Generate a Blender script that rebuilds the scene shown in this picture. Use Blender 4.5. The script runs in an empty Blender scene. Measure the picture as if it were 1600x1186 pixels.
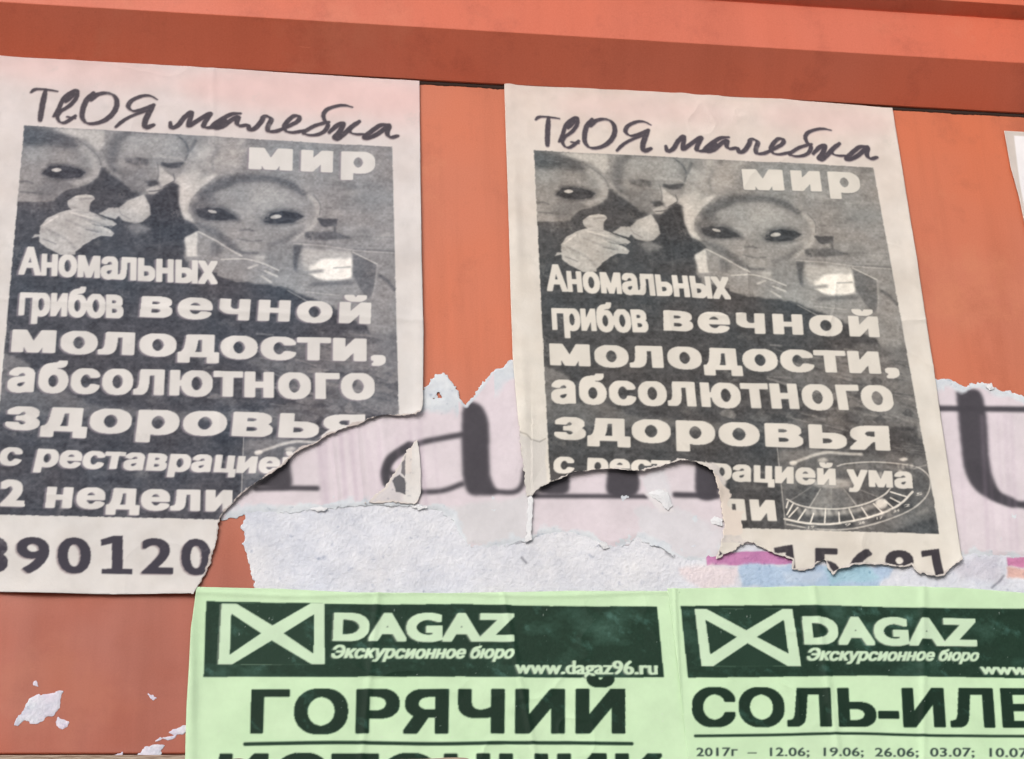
import bpy, math, time
import numpy as np
T0 = time.time()
sc = bpy.context.scene
rng = np.random.default_rng(7)

# ------------------------------------------------------------------ camera
# Two vanishing points of the wall (verticals far above, horizontals far right) give the
# camera's real tilt, turn and roll; the wall itself is the vertical plane Y = 0 (metres).
FOC, DIST, PX, PY = 2984.0, 0.92, 800.0, 593.0
_dx = np.array([18450.0, -559.0, -FOC]); _dx /= np.linalg.norm(_dx)
_dz = np.array([-290.0, 6363.0, -FOC]); _dz -= _dx * (_dx @ _dz); _dz /= np.linalg.norm(_dz)
_dy = np.cross(_dz, _dx)
ROT = np.stack([_dx, _dy, _dz], 1).T
CAM = ROT @ np.array([0, 0, 1.0]) * DIST
cd = bpy.data.cameras.new('camera')
cam = bpy.data.objects.new('camera', cd)
sc.collection.objects.link(cam)
from mathutils import Matrix
mw = Matrix([[*ROT[i], CAM[i]] for i in range(3)] + [[0, 0, 0, 1]])
cam.matrix_world = mw
cd.sensor_width = 36.0
cd.lens = FOC / 1600.0 * 36.0
cd.clip_start = 0.01
cd.clip_end = 500.0
sc.camera = cam

# ------------------------------------------------------------------ world, sun, exposure
SUN_EL, SUN_AZ = math.radians(27), math.radians(-28)      # azimuth: 0 = straight out from the wall
world = bpy.data.worlds.new("World"); sc.world = world
world.use_nodes = True
nt = world.node_tree
bg = nt.nodes['Background']
sky = nt.nodes.new('ShaderNodeTexSky')
sky.sky_type = 'NISHITA'; sky.sun_disc = False
sky.sun_elevation = SUN_EL
sdir = np.array([math.sin(SUN_AZ) * math.cos(SUN_EL), -math.cos(SUN_AZ) * math.cos(SUN_EL), math.sin(SUN_EL)])
sky.sun_rotation = math.atan2(sdir[0], sdir[1])
sky.dust_density = 5.0; sky.air_density = 1.0; sky.ozone_density = 1.0
hs = nt.nodes.new('ShaderNodeHueSaturation'); hs.inputs['Saturation'].default_value = 0.35
nt.links.new(sky.outputs[0], hs.inputs['Color'])
nt.links.new(hs.outputs[0], bg.inputs['Color'])
bg.inputs['Strength'].default_value = 0.14
sl = bpy.data.lights.new('sun', 'SUN'); sl.energy = 0.9; sl.angle = math.radians(35); sl.color = (1.0, 0.985, 0.965)
so = bpy.data.objects.new('sun', sl); sc.collection.objects.link(so)
from mathutils import Vector
so.rotation_euler = Vector(tuple(sdir)).to_track_quat('Z', 'Y').to_euler()
sc.view_settings.view_transform = 'Standard'
sc.view_settings.look = 'None'
sc.view_settings.gamma = 1.0
sc.view_settings.exposure = -0.17

# ------------------------------------------------------------------ small maths
def wall(px, py, y=0.0):
    """photo pixel -> point (X, Z) in mm on the plane Y = y (m)"""
    px = np.asarray(px, float); py = np.asarray(py, float)
    d = np.stack([px - PX, -(py - PY), np.full_like(px, -FOC)], -1) @ ROT.T
    t = (y - CAM[1]) / d[..., 1]
    p = CAM + d * t[..., None]
    return p[..., 0] * 1000, p[..., 2] * 1000
def unwall(x, z, y=0.0):
    p = np.stack([x / 1000 - CAM[0], np.full_like(x, y - CAM[1]), z / 1000 - CAM[2]], -1) @ ROT
    return PX + p[..., 0] / -p[..., 2] * FOC, PY - p[..., 1] / -p[..., 2] * FOC
def homog(src, dst):
    A = []
    for (x, y), (u, v) in zip(src, dst):
        A.append([x, y, 1, 0, 0, 0, -u * x, -u * y, -u]); A.append([0, 0, 0, x, y, 1, -v * x, -v * y, -v])
    return np.linalg.svd(np.array(A, float))[2][-1].reshape(3, 3)
def hap(H, x, y):
    x = np.asarray(x, float); y = np.asarray(y, float)
    w = H[2, 0] * x + H[2, 1] * y + H[2, 2]
    return (H[0, 0] * x + H[0, 1] * y + H[0, 2]) / w, (H[1, 0] * x + H[1, 1] * y + H[1, 2]) / w
LAT = rng.random((256, 256)).astype(np.float32)
def noise(x, y, scale, seed=0):
    x = np.asarray(x, np.float64) / scale + seed * 17.37 + 1000; y = np.asarray(y, np.float64) / scale + seed * 9.71 + 1000
    xi = np.floor(x).astype(int); yi = np.floor(y).astype(int)
    fx = x - xi; fy = y - yi
    fx = fx * fx * (3 - 2 * fx); fy = fy * fy * (3 - 2 * fy)
    a = LAT[xi & 255, yi & 255]; b = LAT[(xi + 1) & 255, yi & 255]; c = LAT[xi & 255, (yi + 1) & 255]; d = LAT[(xi + 1) & 255, (yi + 1) & 255]
    return ((a * (1 - fx) + b * fx) * (1 - fy) + (c * (1 - fx) + d * fx) * fy) * 2 - 1
def fbm(x, y, scale, seed=0, octv=4, gain=0.5):
    s = 0; a = 1; t = 0
    for k in range(octv):
        s = s + a * noise(x, y, scale / 2 ** k, seed + k * 3); t += a; a *= gain
    return s / t
def sstep(a, b, x):
    t = np.clip((x - a) / (b - a), 0, 1); return t * t * (3 - 2 * t)
def lin(c):
    c = np.asarray(c, float) / 255.0
    return np.where(c <= 0.04045, c / 12.92, ((c + 0.055) / 1.055) ** 2.4)
def gauss(a, s):
    if s < 0.3: return a
    r = int(math.ceil(s * 2.6)); k = np.exp(-0.5 * (np.arange(-r, r + 1) / s) ** 2); k /= k.sum()
    k = k.astype(np.float32)
    for ax in (0, 1):
        p = [(0, 0)] * a.ndim; p[ax] = (r, r)
        q = np.pad(a, p, mode='edge'); o = np.zeros_like(a)
        for i, w in enumerate(k):
            o += w * (q[i:i + a.shape[0]] if ax == 0 else q[:, i:i + a.shape[1]])
        a = o
    return a
def inside(poly, X, Y):
    m = np.zeros(X.shape, bool); n = len(poly)
    for i in range(n):
        x0, y0 = poly[i]; x1, y1 = poly[(i + 1) % n]
        if y0 == y1: continue
        c = ((Y >= min(y0, y1)) & (Y < max(y0, y1)))
        xx = x0 + (Y - y0) * (x1 - x0) / (y1 - y0)
        m ^= c & (X < xx)
    return m
def seg_dist(pts, X, Y, closed=False):
    d = np.full(X.shape, 1e9)
    n = len(pts)
    for i in range(n if closed else n - 1):
        x0, y0 = pts[i]; x1, y1 = pts[(i + 1) % n]
        vx, vy = x1 - x0, y1 - y0; L = vx * vx + vy * vy + 1e-12
        t = np.clip(((X - x0) * vx + (Y - y0) * vy) / L, 0, 1)
        d = np.minimum(d, (X - x0 - t * vx) ** 2 + (Y - y0 - t * vy) ** 2)
    return np.sqrt(d)
def smooth_curve(pts, n=6):
    p = [np.array(q, float) for q in pts]; p = [2 * p[0] - p[1]] + p + [2 * p[-1] - p[-2]]
    out = []
    for i in range(1, len(p) - 2):
        for k in range(n):
            t = k / n
            out.append(0.5 * (2 * p[i] + (p[i + 1] - p[i - 1]) * t + (2 * p[i - 1] - 5 * p[i] + 4 * p[i + 1] - p[i + 2]) * t * t + (3 * p[i] - p[i - 1] - 3 * p[i + 1] + p[i + 2]) * t ** 3))
    out.append(p[-2]); return [tuple(q) for q in out]

# ------------------------------------------------------------------ lettering: outlines of the built-in font, thickened
GS = 48  # raster pixels per font unit
_gc = {}
def text_mask(s, bx=0, by=0, shear=0.0, gap=1.0, wx=1.0):
    """coverage bitmap of a line of text; returns (mask, baseline_row, x_height_row, cap_row)"""
    key = (s, bx, by, shear, gap, wx)
    if key in _gc: return _gc[key]
    d = bpy.data.curves.new('line', 'FONT'); d.body = s; d.size = 1.0; d.fill_mode = 'NONE'; d.resolution_u = 4
    d.space_character = gap; d.shear = shear
    o = bpy.data.objects.new('line', d); sc.collection.objects.link(o)
    dg = bpy.context.evaluated_depsgraph_get()
    me = o.evaluated_get(dg).to_mesh()
    v = np.zeros(len(me.vertices) * 3); me.vertices.foreach_get('co', v); v = v.reshape(-1, 3)
    e = np.zeros(len(me.edges) * 2, int); me.edges.foreach_get('vertices', e); e = e.reshape(-1, 2)
    bpy.data.objects.remove(o); bpy.data.curves.remove(d)
    S = 2 * GS
    x = v[:, 0] * S * wx; y = v[:, 1] * S
    pad = 40
    x0 = x.min() - pad; W = int(x.max() - x0 + pad); ytop = 1.15 * S; H = int(1.6 * S)
    X = x - x0; Y = ytop - y
    # edges run round each outline in order: nonzero winding on scanlines
    acc = np.zeros((H, W + 1), np.int16)
    # orient loops: walk edges as stored
    for a, b in e:
        xa, ya, xb, yb = X[a], Y[a], X[b], Y[b]
        if (abs(b - a) == 1) != (b > a): xa, ya, xb, yb = xb, yb, xa, ya    # along the outline; closing edge runs last -> first
        if ya == yb: continue
        s_ = 1 if yb > ya else -1
        lo, hi = min(ya, yb), max(ya, yb)
        r = np.arange(math.ceil(lo - 0.5), math.ceil(hi - 0.5))
        r = r[(r >= 0) & (r < H)]
        if len(r) == 0: continue
        cx = xa + (r + 0.5 - ya) * (xb - xa) / (yb - ya)
        np.add.at(acc, (r, np.clip(np.ceil(cx - 0.5).astype(int), 0, W)), s_)
    m = (np.cumsum(acc, 1)[:, :W] != 0).astype(np.float32)
    # thicken: bx, by in font units
    rx, ry = int(round(bx * S)), int(round(by * S))
    if rx or ry:
        out = m.copy()
        k = max(rx, ry)
        # octagon-like kernel: union of a wide-flat, a tall-thin and a square-ish shift set
        def dil(a, r, ax):
            if r <= 0: return a
            o = a.copy(); step = 1
            for sh in range(1, r + 1):
                q = np.roll(a, sh, ax); p_ = np.roll(a, -sh, ax); o = np.maximum(o, np.maximum(q, p_))
            return o
        A = dil(dil(m, rx, 1), int(ry * .8), 0); B = dil(dil(m, int(rx * .85), 1), ry, 0)
        m = np.maximum(A, B)
    base = int(ytop) + ry
    xh = int(ytop - 0.546 * S) - ry; cap = int(ytop - 0.727 * S) - ry
    cols = np.where(m.sum(0) > 0)[0]
    m = m[:, cols[0]:cols[-1] + 1]
    _gc[key] = (m, base, xh, cap)
    return _gc[key]

# ------------------------------------------------------------------ printed artwork, kept as colour on a fine raster
class Art:
    def __init__(s, w, h, res, px2uv, base):
        s.w, s.h, s.r = w, h, res; s.f = px2uv
        s.W, s.H = int(w * res), int(h * res)
        s.c = np.zeros((s.H, s.W, 3), np.float32) + np.array(base, np.float32)
        s.X, s.Y = None, None
        s.amask = None; s.bf = 1.0; s.rg = 0.0
    def pts(s, P, Z=None):
        P = np.array(P, float)
        if Z: P = P * Z[2] + np.array(Z[:2])
        u, v = s.f(P[:, 0], P[:, 1]); return np.stack([u * s.r, v * s.r], 1)
    def _blend(s, m, x0, y0, col, alpha):
        h, w = m.shape; sl = (slice(y0, y0 + h), slice(x0, x0 + w))
        m = m * alpha
        if s.amask is not None: m = m * s.amask[sl]
        m = m[..., None]; s.c[sl] = s.c[sl] * (1 - m) + np.array(col, np.float32) * m
    def box(s, q, pad):
        x0 = max(0, int(q[:, 0].min() - pad)); x1 = min(s.W, int(q[:, 0].max() + pad) + 1)
        y0 = max(0, int(q[:, 1].min() - pad)); y1 = min(s.H, int(q[:, 1].max() + pad) + 1)
        if x1 - x0 < 2 or y1 - y0 < 2: return None
        X, Y = np.meshgrid(np.arange(x0, x1) + 0.5, np.arange(y0, y1) + 0.5); return x0, y0, X, Y
    def poly(s, P, col, blur=0.7, alpha=1.0, Z=None, rough=0.0):
        blur = blur * s.bf; rough = max(rough, s.rg)
        q = s.pts(P, Z); b = s.box(q, blur * 3 + 3 + rough)
        if b is None: return
        x0, y0, X, Y = b
        if rough:
            X = X + fbm(X, Y, 14, 3) * rough; Y = Y + fbm(X, Y, 14, 8) * rough
        s._blend(gauss(inside(q, X, Y).astype(np.float32), blur), x0, y0, col, alpha)
    def ell(s, cx, cy, rx, ry, col, blur=1, alpha=1.0, Z=None, rot=0):
        t = np.linspace(0, 2 * math.pi, 29)[:-1]; a, b_ = rx * np.cos(t), ry * np.sin(t)
        s.poly(np.stack([cx + a * math.cos(rot) - b_ * math.sin(rot), cy + a * math.sin(rot) + b_ * math.cos(rot)], 1), col, blur, alpha, Z)
    def stroke(s, P, w, col, blur=0.7, alpha=1.0, Z=None, curve=True, taper=0.0):
        P = smooth_curve(P) if curve and len(P) > 2 else P
        sc_ = Z[2] if Z else 1.0
        q = s.pts(P, Z)
        q1 = s.pts([P[0], (P[0][0] + 1, P[0][1])], Z); k = np.linalg.norm(q1[1] - q1[0])
        blur = blur * s.bf
        rr = w * k / 2; b = s.box(q, rr * 1.3 + blur * 3 + 3)
        if b is None: return
        x0, y0, X, Y = b
        if taper:                                               # flat brush: width follows the stroke's direction
            m = np.zeros(X.shape, np.float32); n_ = len(q) - 1
            Xw = X + fbm(X, Y, 5, 2, 2) * .6; Yw = Y + fbm(X, Y, 5, 7, 2) * .6
            for i in range(n_):
                th = math.atan2(q[i + 1][1] - q[i][1], q[i + 1][0] - q[i][0])
                ri = rr * (.46 + taper * abs(math.sin(th - .45))) * min(1, .7 + .3 * i / 4, .7 + .3 * (n_ - i) / 4)
                m = np.maximum(m, np.clip(ri - seg_dist([q[i], q[i + 1]], Xw, Yw) + .5, 0, 1))
            m = m * (1 - .25 * np.clip(fbm(X * .5 + Y, Y - X, 4, 12, 3), 0, 1)).astype(np.float32)
        else:
            d = seg_dist(q, X, Y)
            m = np.clip(rr - d + 0.5, 0, 1)
        m = m.astype(np.float32)
        s._blend(gauss(m, blur), x0, y0, col, alpha)
    def text(s, txt, q, col, bx=0, by=0, ref='x', shear=0, gap=1.0, blur=0.55, alpha=1.0, Z=None, wx=1.0, ghost=None, wob=0):
        """q: px corners baseline-left, baseline-right, top-right, top-left; top = x-height or cap height"""
        m, base, xh, cap = text_mask(txt, bx, by, shear, gap, wx)
        top = xh if ref == 'x' else cap
        W = m.shape[1]
        Q = s.pts(q, Z)
        Hm = homog(Q, [(0, base), (W, base), (W, top), (0, top)])
        Hi = np.linalg.inv(Hm)
        cx, cy = hap(Hi, [0, W, W, 0], [0, 0, m.shape[0], m.shape[0]])
        b = s.box(np.stack([cx, cy], 1), 6)
        if b is None: return
        x0, y0, X, Y = b
        if wob: Y = Y + fbm(X, X * 0 + 3, 60, 5, 2) * wob
        u, v = hap(Hm, X, Y)
        sc_ = max(1.0, W / max(1.0, np.linalg.norm(Q[1] - Q[0])))
        mm = gauss(m, 0.45 * sc_)
        u = u - 0.5; v = v - 0.5
        ok = (u > 0) & (u < W - 1) & (v > 0) & (v < m.shape[0] - 1)
        ui = np.clip(u.astype(int), 0, W - 2); vi = np.clip(v.astype(int), 0, m.shape[0] - 2); fu = np.clip(u - ui, 0, 1); fv = np.clip(v - vi, 0, 1)
        r = (mm[vi, ui] * (1 - fu) + mm[vi, ui + 1] * fu) * (1 - fv) + (mm[vi + 1, ui] * (1 - fu) + mm[vi + 1, ui + 1] * fu) * fv
        r = np.where(ok, r, 0).astype(np.float32)
        # edge columns
        if ghost:
            gx, gy, gc, ga = ghost
            s._blend(gauss(np.roll(np.roll(r, int(gx), 1), int(gy), 0), 1.0), x0, y0, gc, ga)
        s._blend(gauss(r, blur), x0, y0, col, alpha)
    def mottle(s, amp, scale, seed, tint=(1, 1, 1), octv=4):
        X, Y = np.meshgrid(np.arange(s.W), np.arange(s.H))
        n = fbm(X / s.r, Y / s.r, scale, seed, octv)[..., None] * np.array(tint) * amp
        s.c += n.astype(np.float32)
    def sample(s, px, py):
        u, v = s.f(px, py); u = np.clip(u * s.r - 0.5, 0, s.W - 1.01); v = np.clip(v * s.r - 0.5, 0, s.H - 1.01)
        ui = u.astype(int); vi = v.astype(int); fu = (u - ui)[..., None]; fv = (v - vi)[..., None]; c = s.c
        return (c[vi, ui] * (1 - fu) + c[vi, ui + 1] * fu) * (1 - fv) + (c[vi + 1, ui] * (1 - fu) + c[vi + 1, ui + 1] * fu) * fv

PICMM = [(14, 43), (195, 43), (195, 246), (14, 246)]
L_PIC = [(38, 198), (612, 232), (626, 820), (-15, 805)]
R_PIC = [(833, 237), (1363, 264), (1465.5, 836), (861, 817)]
HL = homog(L_PIC, PICMM); HR = homog(R_PIC, PICMM)
fL = lambda x, y: hap(HL, x, y)
fR = lambda x, y: hap(HR, x, y)

INK = np.array([70, 74, 82.]); PAPER = np.array([219, 213, 205.])
TONE = [INK, PAPER]
def g(v):
    """printed grey of value v (82 solid black toner, 214 bare paper)"""
    return TONE[0] + (TONE[1] - TONE[0]) * (v - 82) / 132.0

def grey_poster(left):
    PAPER = np.array([215, 211, 209.]) if left else np.array([218, 212, 203.])
    TONE[0] = np.array([68, 71, 81.]) if left else np.array([70, 71, 73.]); TONE[1] = PAPER
    A = Art(212, 300, 4.5, fL, PAPER)
    A.mottle(7, 30, 2, (.8, .9, .9)); A.mottle(4, 4, 5); A.mottle(5, 11, 15, (.6, .9, 1.2))
    for cx_, cy_, rx_, ry_, al_ in (((500, 150, 230, 34, .75), (120, 112, 160, 26, .55), (640, 175, 60, 40, .3)) if left else ((1010, 175, 150, 20, .4), (1290, 190, 110, 22, .45))):
        if not left: A.f = fR
        A.ell(cx_, cy_, rx_, ry_, (228, 201, 197), 22, al_, rot=.07)
        A.f = fL
    fade = np.linspace(1, 0, A.H)[:, None, None] ** 3
    A.c += (np.array([2, -6, -4.]) * fade).astype(np.float32)
    # picture block
    pm = np.zeros((A.H, A.W), np.float32); r = A.r
    X, Y = np.meshgrid(np.arange(A.W) / r, np.arange(A.H) / r)
    ragx = fbm(X, Y, 1.5, 4, 2) * 0.25
    pm = ((X + ragx > 14) & (X + ragx < 195) & (Y + ragx > 43) & (Y + ragx < 246)).astype(np.float32)
    pm = gauss(pm, 0.7)
    A.amask = pm; A.bf = .55; A.rg = 1.6
    A._blend(np.ones((A.H, A.W), np.float32), 0, 0, g(140), 1.0)
    Z1 = (10, 190, .1939); Z2 = (270, 220, .2361); ZB = (0, 380, .425)
    P, S, E_ = A.poly, A.stroke, A.ell
    # stone wall behind: blotches and seams
    for k in range(60):
        x, y = rng.uniform(600, 1560), rng.uniform(0, 700)
        E_(x, y, rng.uniform(20, 90), rng.uniform(8, 30), g(rng.uniform(122, 160)), 6, .5, Z2, rng.uniform(-.3, .3))
    for y in (300, 455, 640, 700): S([(960, y - 10), (1200, y + 5), (1480, y + 12)], 5, g(122), 3, .6, Z2)
    P([(280, 0), (560, 0), (480, 120), (340, 230), (200, 250), (60, 330), (0, 260), (0, 60)], g(160), 14, .8, Z2, 6)
    for k in range(26):
        E_(rng.uniform(30, 560), rng.uniform(0, 220), rng.uniform(10, 45), rng.uniform(10, 40), g(rng.uniform(115, 180)), 5, .5, Z2, rng.uniform(-1, 1))
    S([(150, 10), (110, 80), (80, 20)], 22, g(108), 4, .7, Z2); S([(300, 60), (260, 140), (270, 210)], 20, g(115), 6, .6, Z2)
    # dark clothes and table shade
    P([(40, 660), (380, 650), (480, 560), (620, 520), (740, 460), (760, 385), (820, 385), (850, 430), (960, 520), (1060, 600), (1180, 600), (1340, 500), (1420, 550), (1380, 640), (1420, 770), (1520, 840), (1560, 900), (1430, 950), (1430, 1200), (0, 1200)], g(92), 4, 1, Z1, 3)
    P([(0, 40), (660, 40), (700, 100), (800, 110), (900, 150), (1050, 165), (1200, 232), (1330, 300), (1400, 372), (1080, 385), (1330, 480), (1250, 530), (1450, 640), (1480, 1100), (-60, 1100), (-60, 0)], g(91), 4, 1, ZB, 8)
    # rocks and streaks across the lower field
    P([(-20, 395), (120, 450), (60, 520), (-20, 600)], g(126), 5, .8, ZB, 6)
    P([(-20, 560), (230, 545), (330, 600), (560, 615), (880, 640), (1200, 560), (1460, 500), (1460, 640), (1200, 640), (1050, 690), (890, 665), (600, 655), (390, 645), (180, 640), (-20, 630)], g(120), 5, .75, ZB, 8)
    P([(1060, 380), (1300, 330), (1470, 340), (1470, 600), (1250, 560), (1000, 490), (900, 440)], g(118), 8, .8, ZB, 10)
    for k in range(90):
        x, y = rng.uniform(860, 1460), rng.uniform(330, 640); a = rng.uniform(30, 110)
        S([(x, y), (x + a, y + a * rng.uniform(.05, .45))], rng.uniform(3, 12), g(rng.choice([88, 98, 140, 150])), 2, .5, ZB)
    for k in range(80):                                          # broken rock faces behind the lines of type
        x, y = rng.uniform(650, 1430), rng.uniform(370, 640)
        if y < 400 + (1430 - x) * .25: continue
        a, h = rng.uniform(20, 90), rng.uniform(8, 26)
        P([(x, y), (x + a * .5, y - h), (x + a, y + h * .1), (x + a * .8, y + h), (x + a * .2, y + h * .8)], g(rng.choice([92, 124, 136, 112])), 2.5, .65, ZB, 4)
    for k in range(40):
        x, y = rng.uniform(0, 1400), rng.uniform(640, 950); a, h = rng.uniform(40, 150), rng.uniform(6, 18)
        P([(x, y), (x + a * .5, y - h), (x + a, y + h * .1), (x + a * .3, y + h)], g(rng.choice([80, 104, 112])), 4, .5, ZB, 5)
    for k in range(70):
        x, y = rng.uniform(0, 1400), rng.uniform(300, 1000); a = rng.uniform(20, 120)
        S([(x, y), (x + a, y + a * rng.uniform(-.1, .3))], rng.uniform(4, 16), g(rng.choice([84, 100, 106])), 4, .4, ZB)
    # left head
    P([(100, 40), (260, 50), (400, 85), (540, 140), (660, 210), (740, 290), (762, 370), (740, 440), (660, 510), (560, 545), (470, 570), (400, 620), (330, 655), (60, 655)], g(141), 3, 1, Z1)
    P([(120, 40), (260, 50), (400, 85), (560, 150), (600, 230), (480, 230), (380, 200), (120, 200)], g(100), 12, .95, Z1)
    P([(340, 420), (640, 480), (600, 545), (470, 570), (400, 620), (300, 660), (220, 600)], g(112), 12, .6, Z1)
    S([(620, 230), (700, 320), (715, 400), (660, 480), (560, 510)], 60, g(160), 8, .8, Z1)
    S([(300, 250), (200, 300), (170, 420)], 60, g(148), 12, .6, Z1)
    P([(270, 435), (350, 350), (480, 350), (600, 385), (650, 420), (600, 470), (480, 480), (370, 470)], g(95), 6, .9, Z1)
    P([(290, 430), (350, 370), (480, 370), (590, 395), (640, 422), (590, 462), (480, 472), (380, 462)], g(80), 2, 1, Z1)
    E_(402, 401, 40, 14, g(172), 2, 1, Z1); S([(115, 498), (160, 492), (215, 508)], 14, g(108), 3, .9, Z1); S([(110, 577), (240, 587)], 12, g(102), 3, .9, Z1)
    S([(120, 615), (240, 625)], 30, g(152), 6, .7, Z1)
    S([(560, 150), (660, 215), (745, 300), (765, 370)], 8, g(108), 2, .7, Z1)
    # light streak and the man's head
    P([(380, 70), (500, 62), (800, 85), (785, 200), (740, 260), (640, 160), (520, 120)], g(174), 6, .9, Z1)
    P([(760, 330), (820, 180), (880, 100), (1400, 115), (1470, 220), (1440, 330), (1400, 480), (1340, 500), (1260, 560), (1180, 600), (1060, 610), (950, 510), (850, 430)], g(140), 4, 1, Z1, 2)
    P([(840, 400), (1130, 380), (1140, 560), (1060, 605), (950, 510)], g(122), 14, .7, Z1)
    P([(900, 130), (1380, 130), (1420, 260), (1150, 290), (900, 240)], g(156), 14, .7, Z1)
    S([(1180, 290), (1300, 300), (1420, 320)], 26, g(165), 5, .7, Z1)
    S([(960, 312), (1050, 312), (1140, 330)], 20, g(108), 4, .9, Z1); S([(1255, 362), (1320, 362), (1420, 352)], 24, g(98), 4, 1, Z1)
    P([(1205, 350), (1270, 400), (1350, 470), (1340, 505), (1250, 535), (1215, 450)], g(174), 4, .9, Z1)
    S([(1130, 500), (1180, 490), (1225, 515)], 26, g(103), 5, .8, Z1)
    P([(1125, 560), (1200, 522), (1262, 560), (1225, 600), (1145, 592)], g(166), 3, .95, Z1)
    S([(1145, 572), (1210, 572), (1250, 562)], 6, g(125), 2, .8, Z1)
    P([(1350, 470), (1560, 400), (1560, 660), (1480, 660), (1400, 560)], g(178), 8, .9, Z1)
    S([(1370, 120), (1440, 180), (1465, 260), (1440, 330)], 14, g(104), 3, .8, Z1)
    P([(800, 330), (830, 180), (880, 100), (1010, 104), (930, 190), (890, 330), (900, 420), (850, 430)], g(108), 9, .7, Z1)
    S([(780, 330), (830, 420), (900, 460)], 30, g(158), 6, .6, Z1)
    S([(905, 120), (1000, 102), (1200, 100), (1390, 112)], 22, g(118), 5, .8, Z1)
    P([(1240, 340), (1300, 350), (1420, 345), (1400, 385), (1330, 395), (1270, 380)], g(96), 3, .9, Z1)
    P([(960, 310), (1060, 300), (1150, 335), (1140, 370), (1040, 360), (970, 345)], g(110), 4, .8, Z1)
    S([(1215, 345), (1225, 420), (1215, 480), (1175, 500)], 12, g(108), 3, .8, Z1)
    S([(1345, 440), (1355, 490), (1320, 512), (1270, 540)], 9, g(104), 2, .9, Z1)
    P([(1130, 500), (1200, 490), (1232, 510), (1190, 535), (1140, 535)], g(92), 3, .9, Z1)
    S([(1150, 578), (1205, 574), (1248, 566)], 7, g(98), 2, .9, Z1)
    P([(820, 420), (900, 470), (1000, 560), (1110, 600), (1090, 640), (980, 650), (900, 640), (780, 560), (740, 470)], g(88), 8, .75, Z1)
    S([(1185, 605), (1120, 610), (1060, 625)], 10, g(100), 3, .7, Z1)
    P([(1175, 610), (1340, 505), (1420, 552), (1385, 640), (1430, 790), (1430, 960), (1180, 1000), (1160, 800)], g(84), 4, .9, Z1)
    S([(1180, 640), (1230, 760), (1240, 900), (1235, 1050)], 8, g(104), 3, .6, Z1); S([(1300, 560), (1330, 700), (1350, 900)], 8, g(100), 3, .6, Z1)
    P([(960, 800), (1060, 850), (1170, 900), (1180, 1060), (600, 1080), (640, 1000), (760, 950), (880, 930), (890, 860)], g(90), 8, .8, Z1)
    # his hand at the collar
    P([(745, 755), (830, 705), (910, 708), (980, 650), (1110, 600), (1150, 680), (1165, 770), (1100, 820), (1045, 838), (940, 812), (905, 770), (880, 800)], g(164), 2.5, 1, Z1)
    P([(960, 660), (1100, 612), (1140, 700), (1120, 790), (1020, 740)], g(180), 8, .8, Z1)
    S([(905, 715), (930, 760), (1000, 800)], 8, g(140), 2, .8, Z1); S([(1040, 835), (1100, 865), (1150, 880)], 22, g(150), 6, .7, Z1)
    P([(950, 850), (1050, 930), (1150, 900), (1050, 830)], g(128), 7, .8, Z1)
    # big reaching hand
    P([(505, 705), (492, 652), (560, 610), (640, 598), (700, 608), (718, 635), (680, 668), (665, 740), (560, 745)], g(164), 2, 1, Z1)
    P([(275, 855), (330, 790), (430, 742), (560, 715), (670, 735), (760, 775), (860, 812), (888, 840), (845, 868), (770, 852), (830, 880), (872, 912), (850, 938), (765, 935), (700, 962), (620, 1012), (560, 1065), (560, 1090), (440, 1090), (330, 1032), (270, 985), (262, 940), (205, 952), (230, 925), (268, 925)], g(168), 2, 1, Z1)
    for (a, b, c, v, w_) in (((540, 760), (660, 800), (800, 850), 146, 14), ((480, 800), (620, 860), (760, 900), 150, 18), ((330, 880), (480, 960), (560, 1040), 154, 26), ((600, 640), (660, 635), (690, 630), 148, 14), ((400, 820), (520, 880), (640, 940), 158, 16)):
        S([a, b, c], w_, g(v), 3, .8, Z1)
    for (a, b) in (((520, 745), (700, 790)), ((640, 820), (705, 850)), ((760, 860), (840, 905)), ((300, 850), (420, 770)), ((560, 620), (680, 612))):
        S([a, b], 12, g(198), 2.5, .8, Z1)
    for a_, b_ in (((690, 838), (775, 858)), ((640, 880), (745, 905)), ((720, 770), (800, 800)), ((300, 960), (400, 1000))):
        S([a_, b_], 8, g(112), 2.5, .8, Z1)
    S([(855, 855), (790, 862)], 9, g(96), 2, .9, Z1); S([(560, 735), (660, 745)], 6, g(126), 2.5, .7, Z1)
    # right-hand head and collar
    P([(40, 320), (130, 290), (210, 250), (300, 230), (200, 320), (120, 400), (100, 480), (150, 560), (70, 530), (40, 420)], g(182), 5, .95, Z2)
    P([(78, 650), (165, 607), (240, 650), (340, 690), (460, 772), (330, 800), (90, 778)], g(148), 3, 1, Z2)
    P([(80, 652), (163, 610), (160, 775), (92, 776)], g(190), 3, 1, Z2)
    S([(170, 612), (300, 680), (400, 740), (455, 770)], 12, g(188), 2, .9, Z2); P([(250, 670), (340, 720), (300, 780), (240, 770)], g(118), 5, .8, Z2)
    P([(560, 740), (620, 720), (720, 700), (800, 780), (800, 880), (700, 870), (600, 820)], g(138), 6, 1, Z2, 3)
    P([(115, 400), (200, 310), (320, 250), (470, 228), (640, 235), (800, 280), (900, 360), (950, 450), (925, 550), (850, 610), (740, 680), (640, 725), (560, 755), (460, 752), (340, 690), (220, 610), (140, 540), (108, 470)], g(144), 3, 1, Z2)
    P([(150, 370), (320, 250), (470, 230), (640, 236), (800, 280), (905, 370), (860, 380), (760, 320), (640, 280), (450, 290), (320, 330), (200, 420)], g(106), 8, .9, Z2)
    P([(108, 440), (220, 340), (300, 420), (180, 450), (150, 560), (220, 610), (340, 690), (460, 752), (420, 690), (300, 600), (160, 540)], g(108), 8, .8, Z2)
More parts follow.
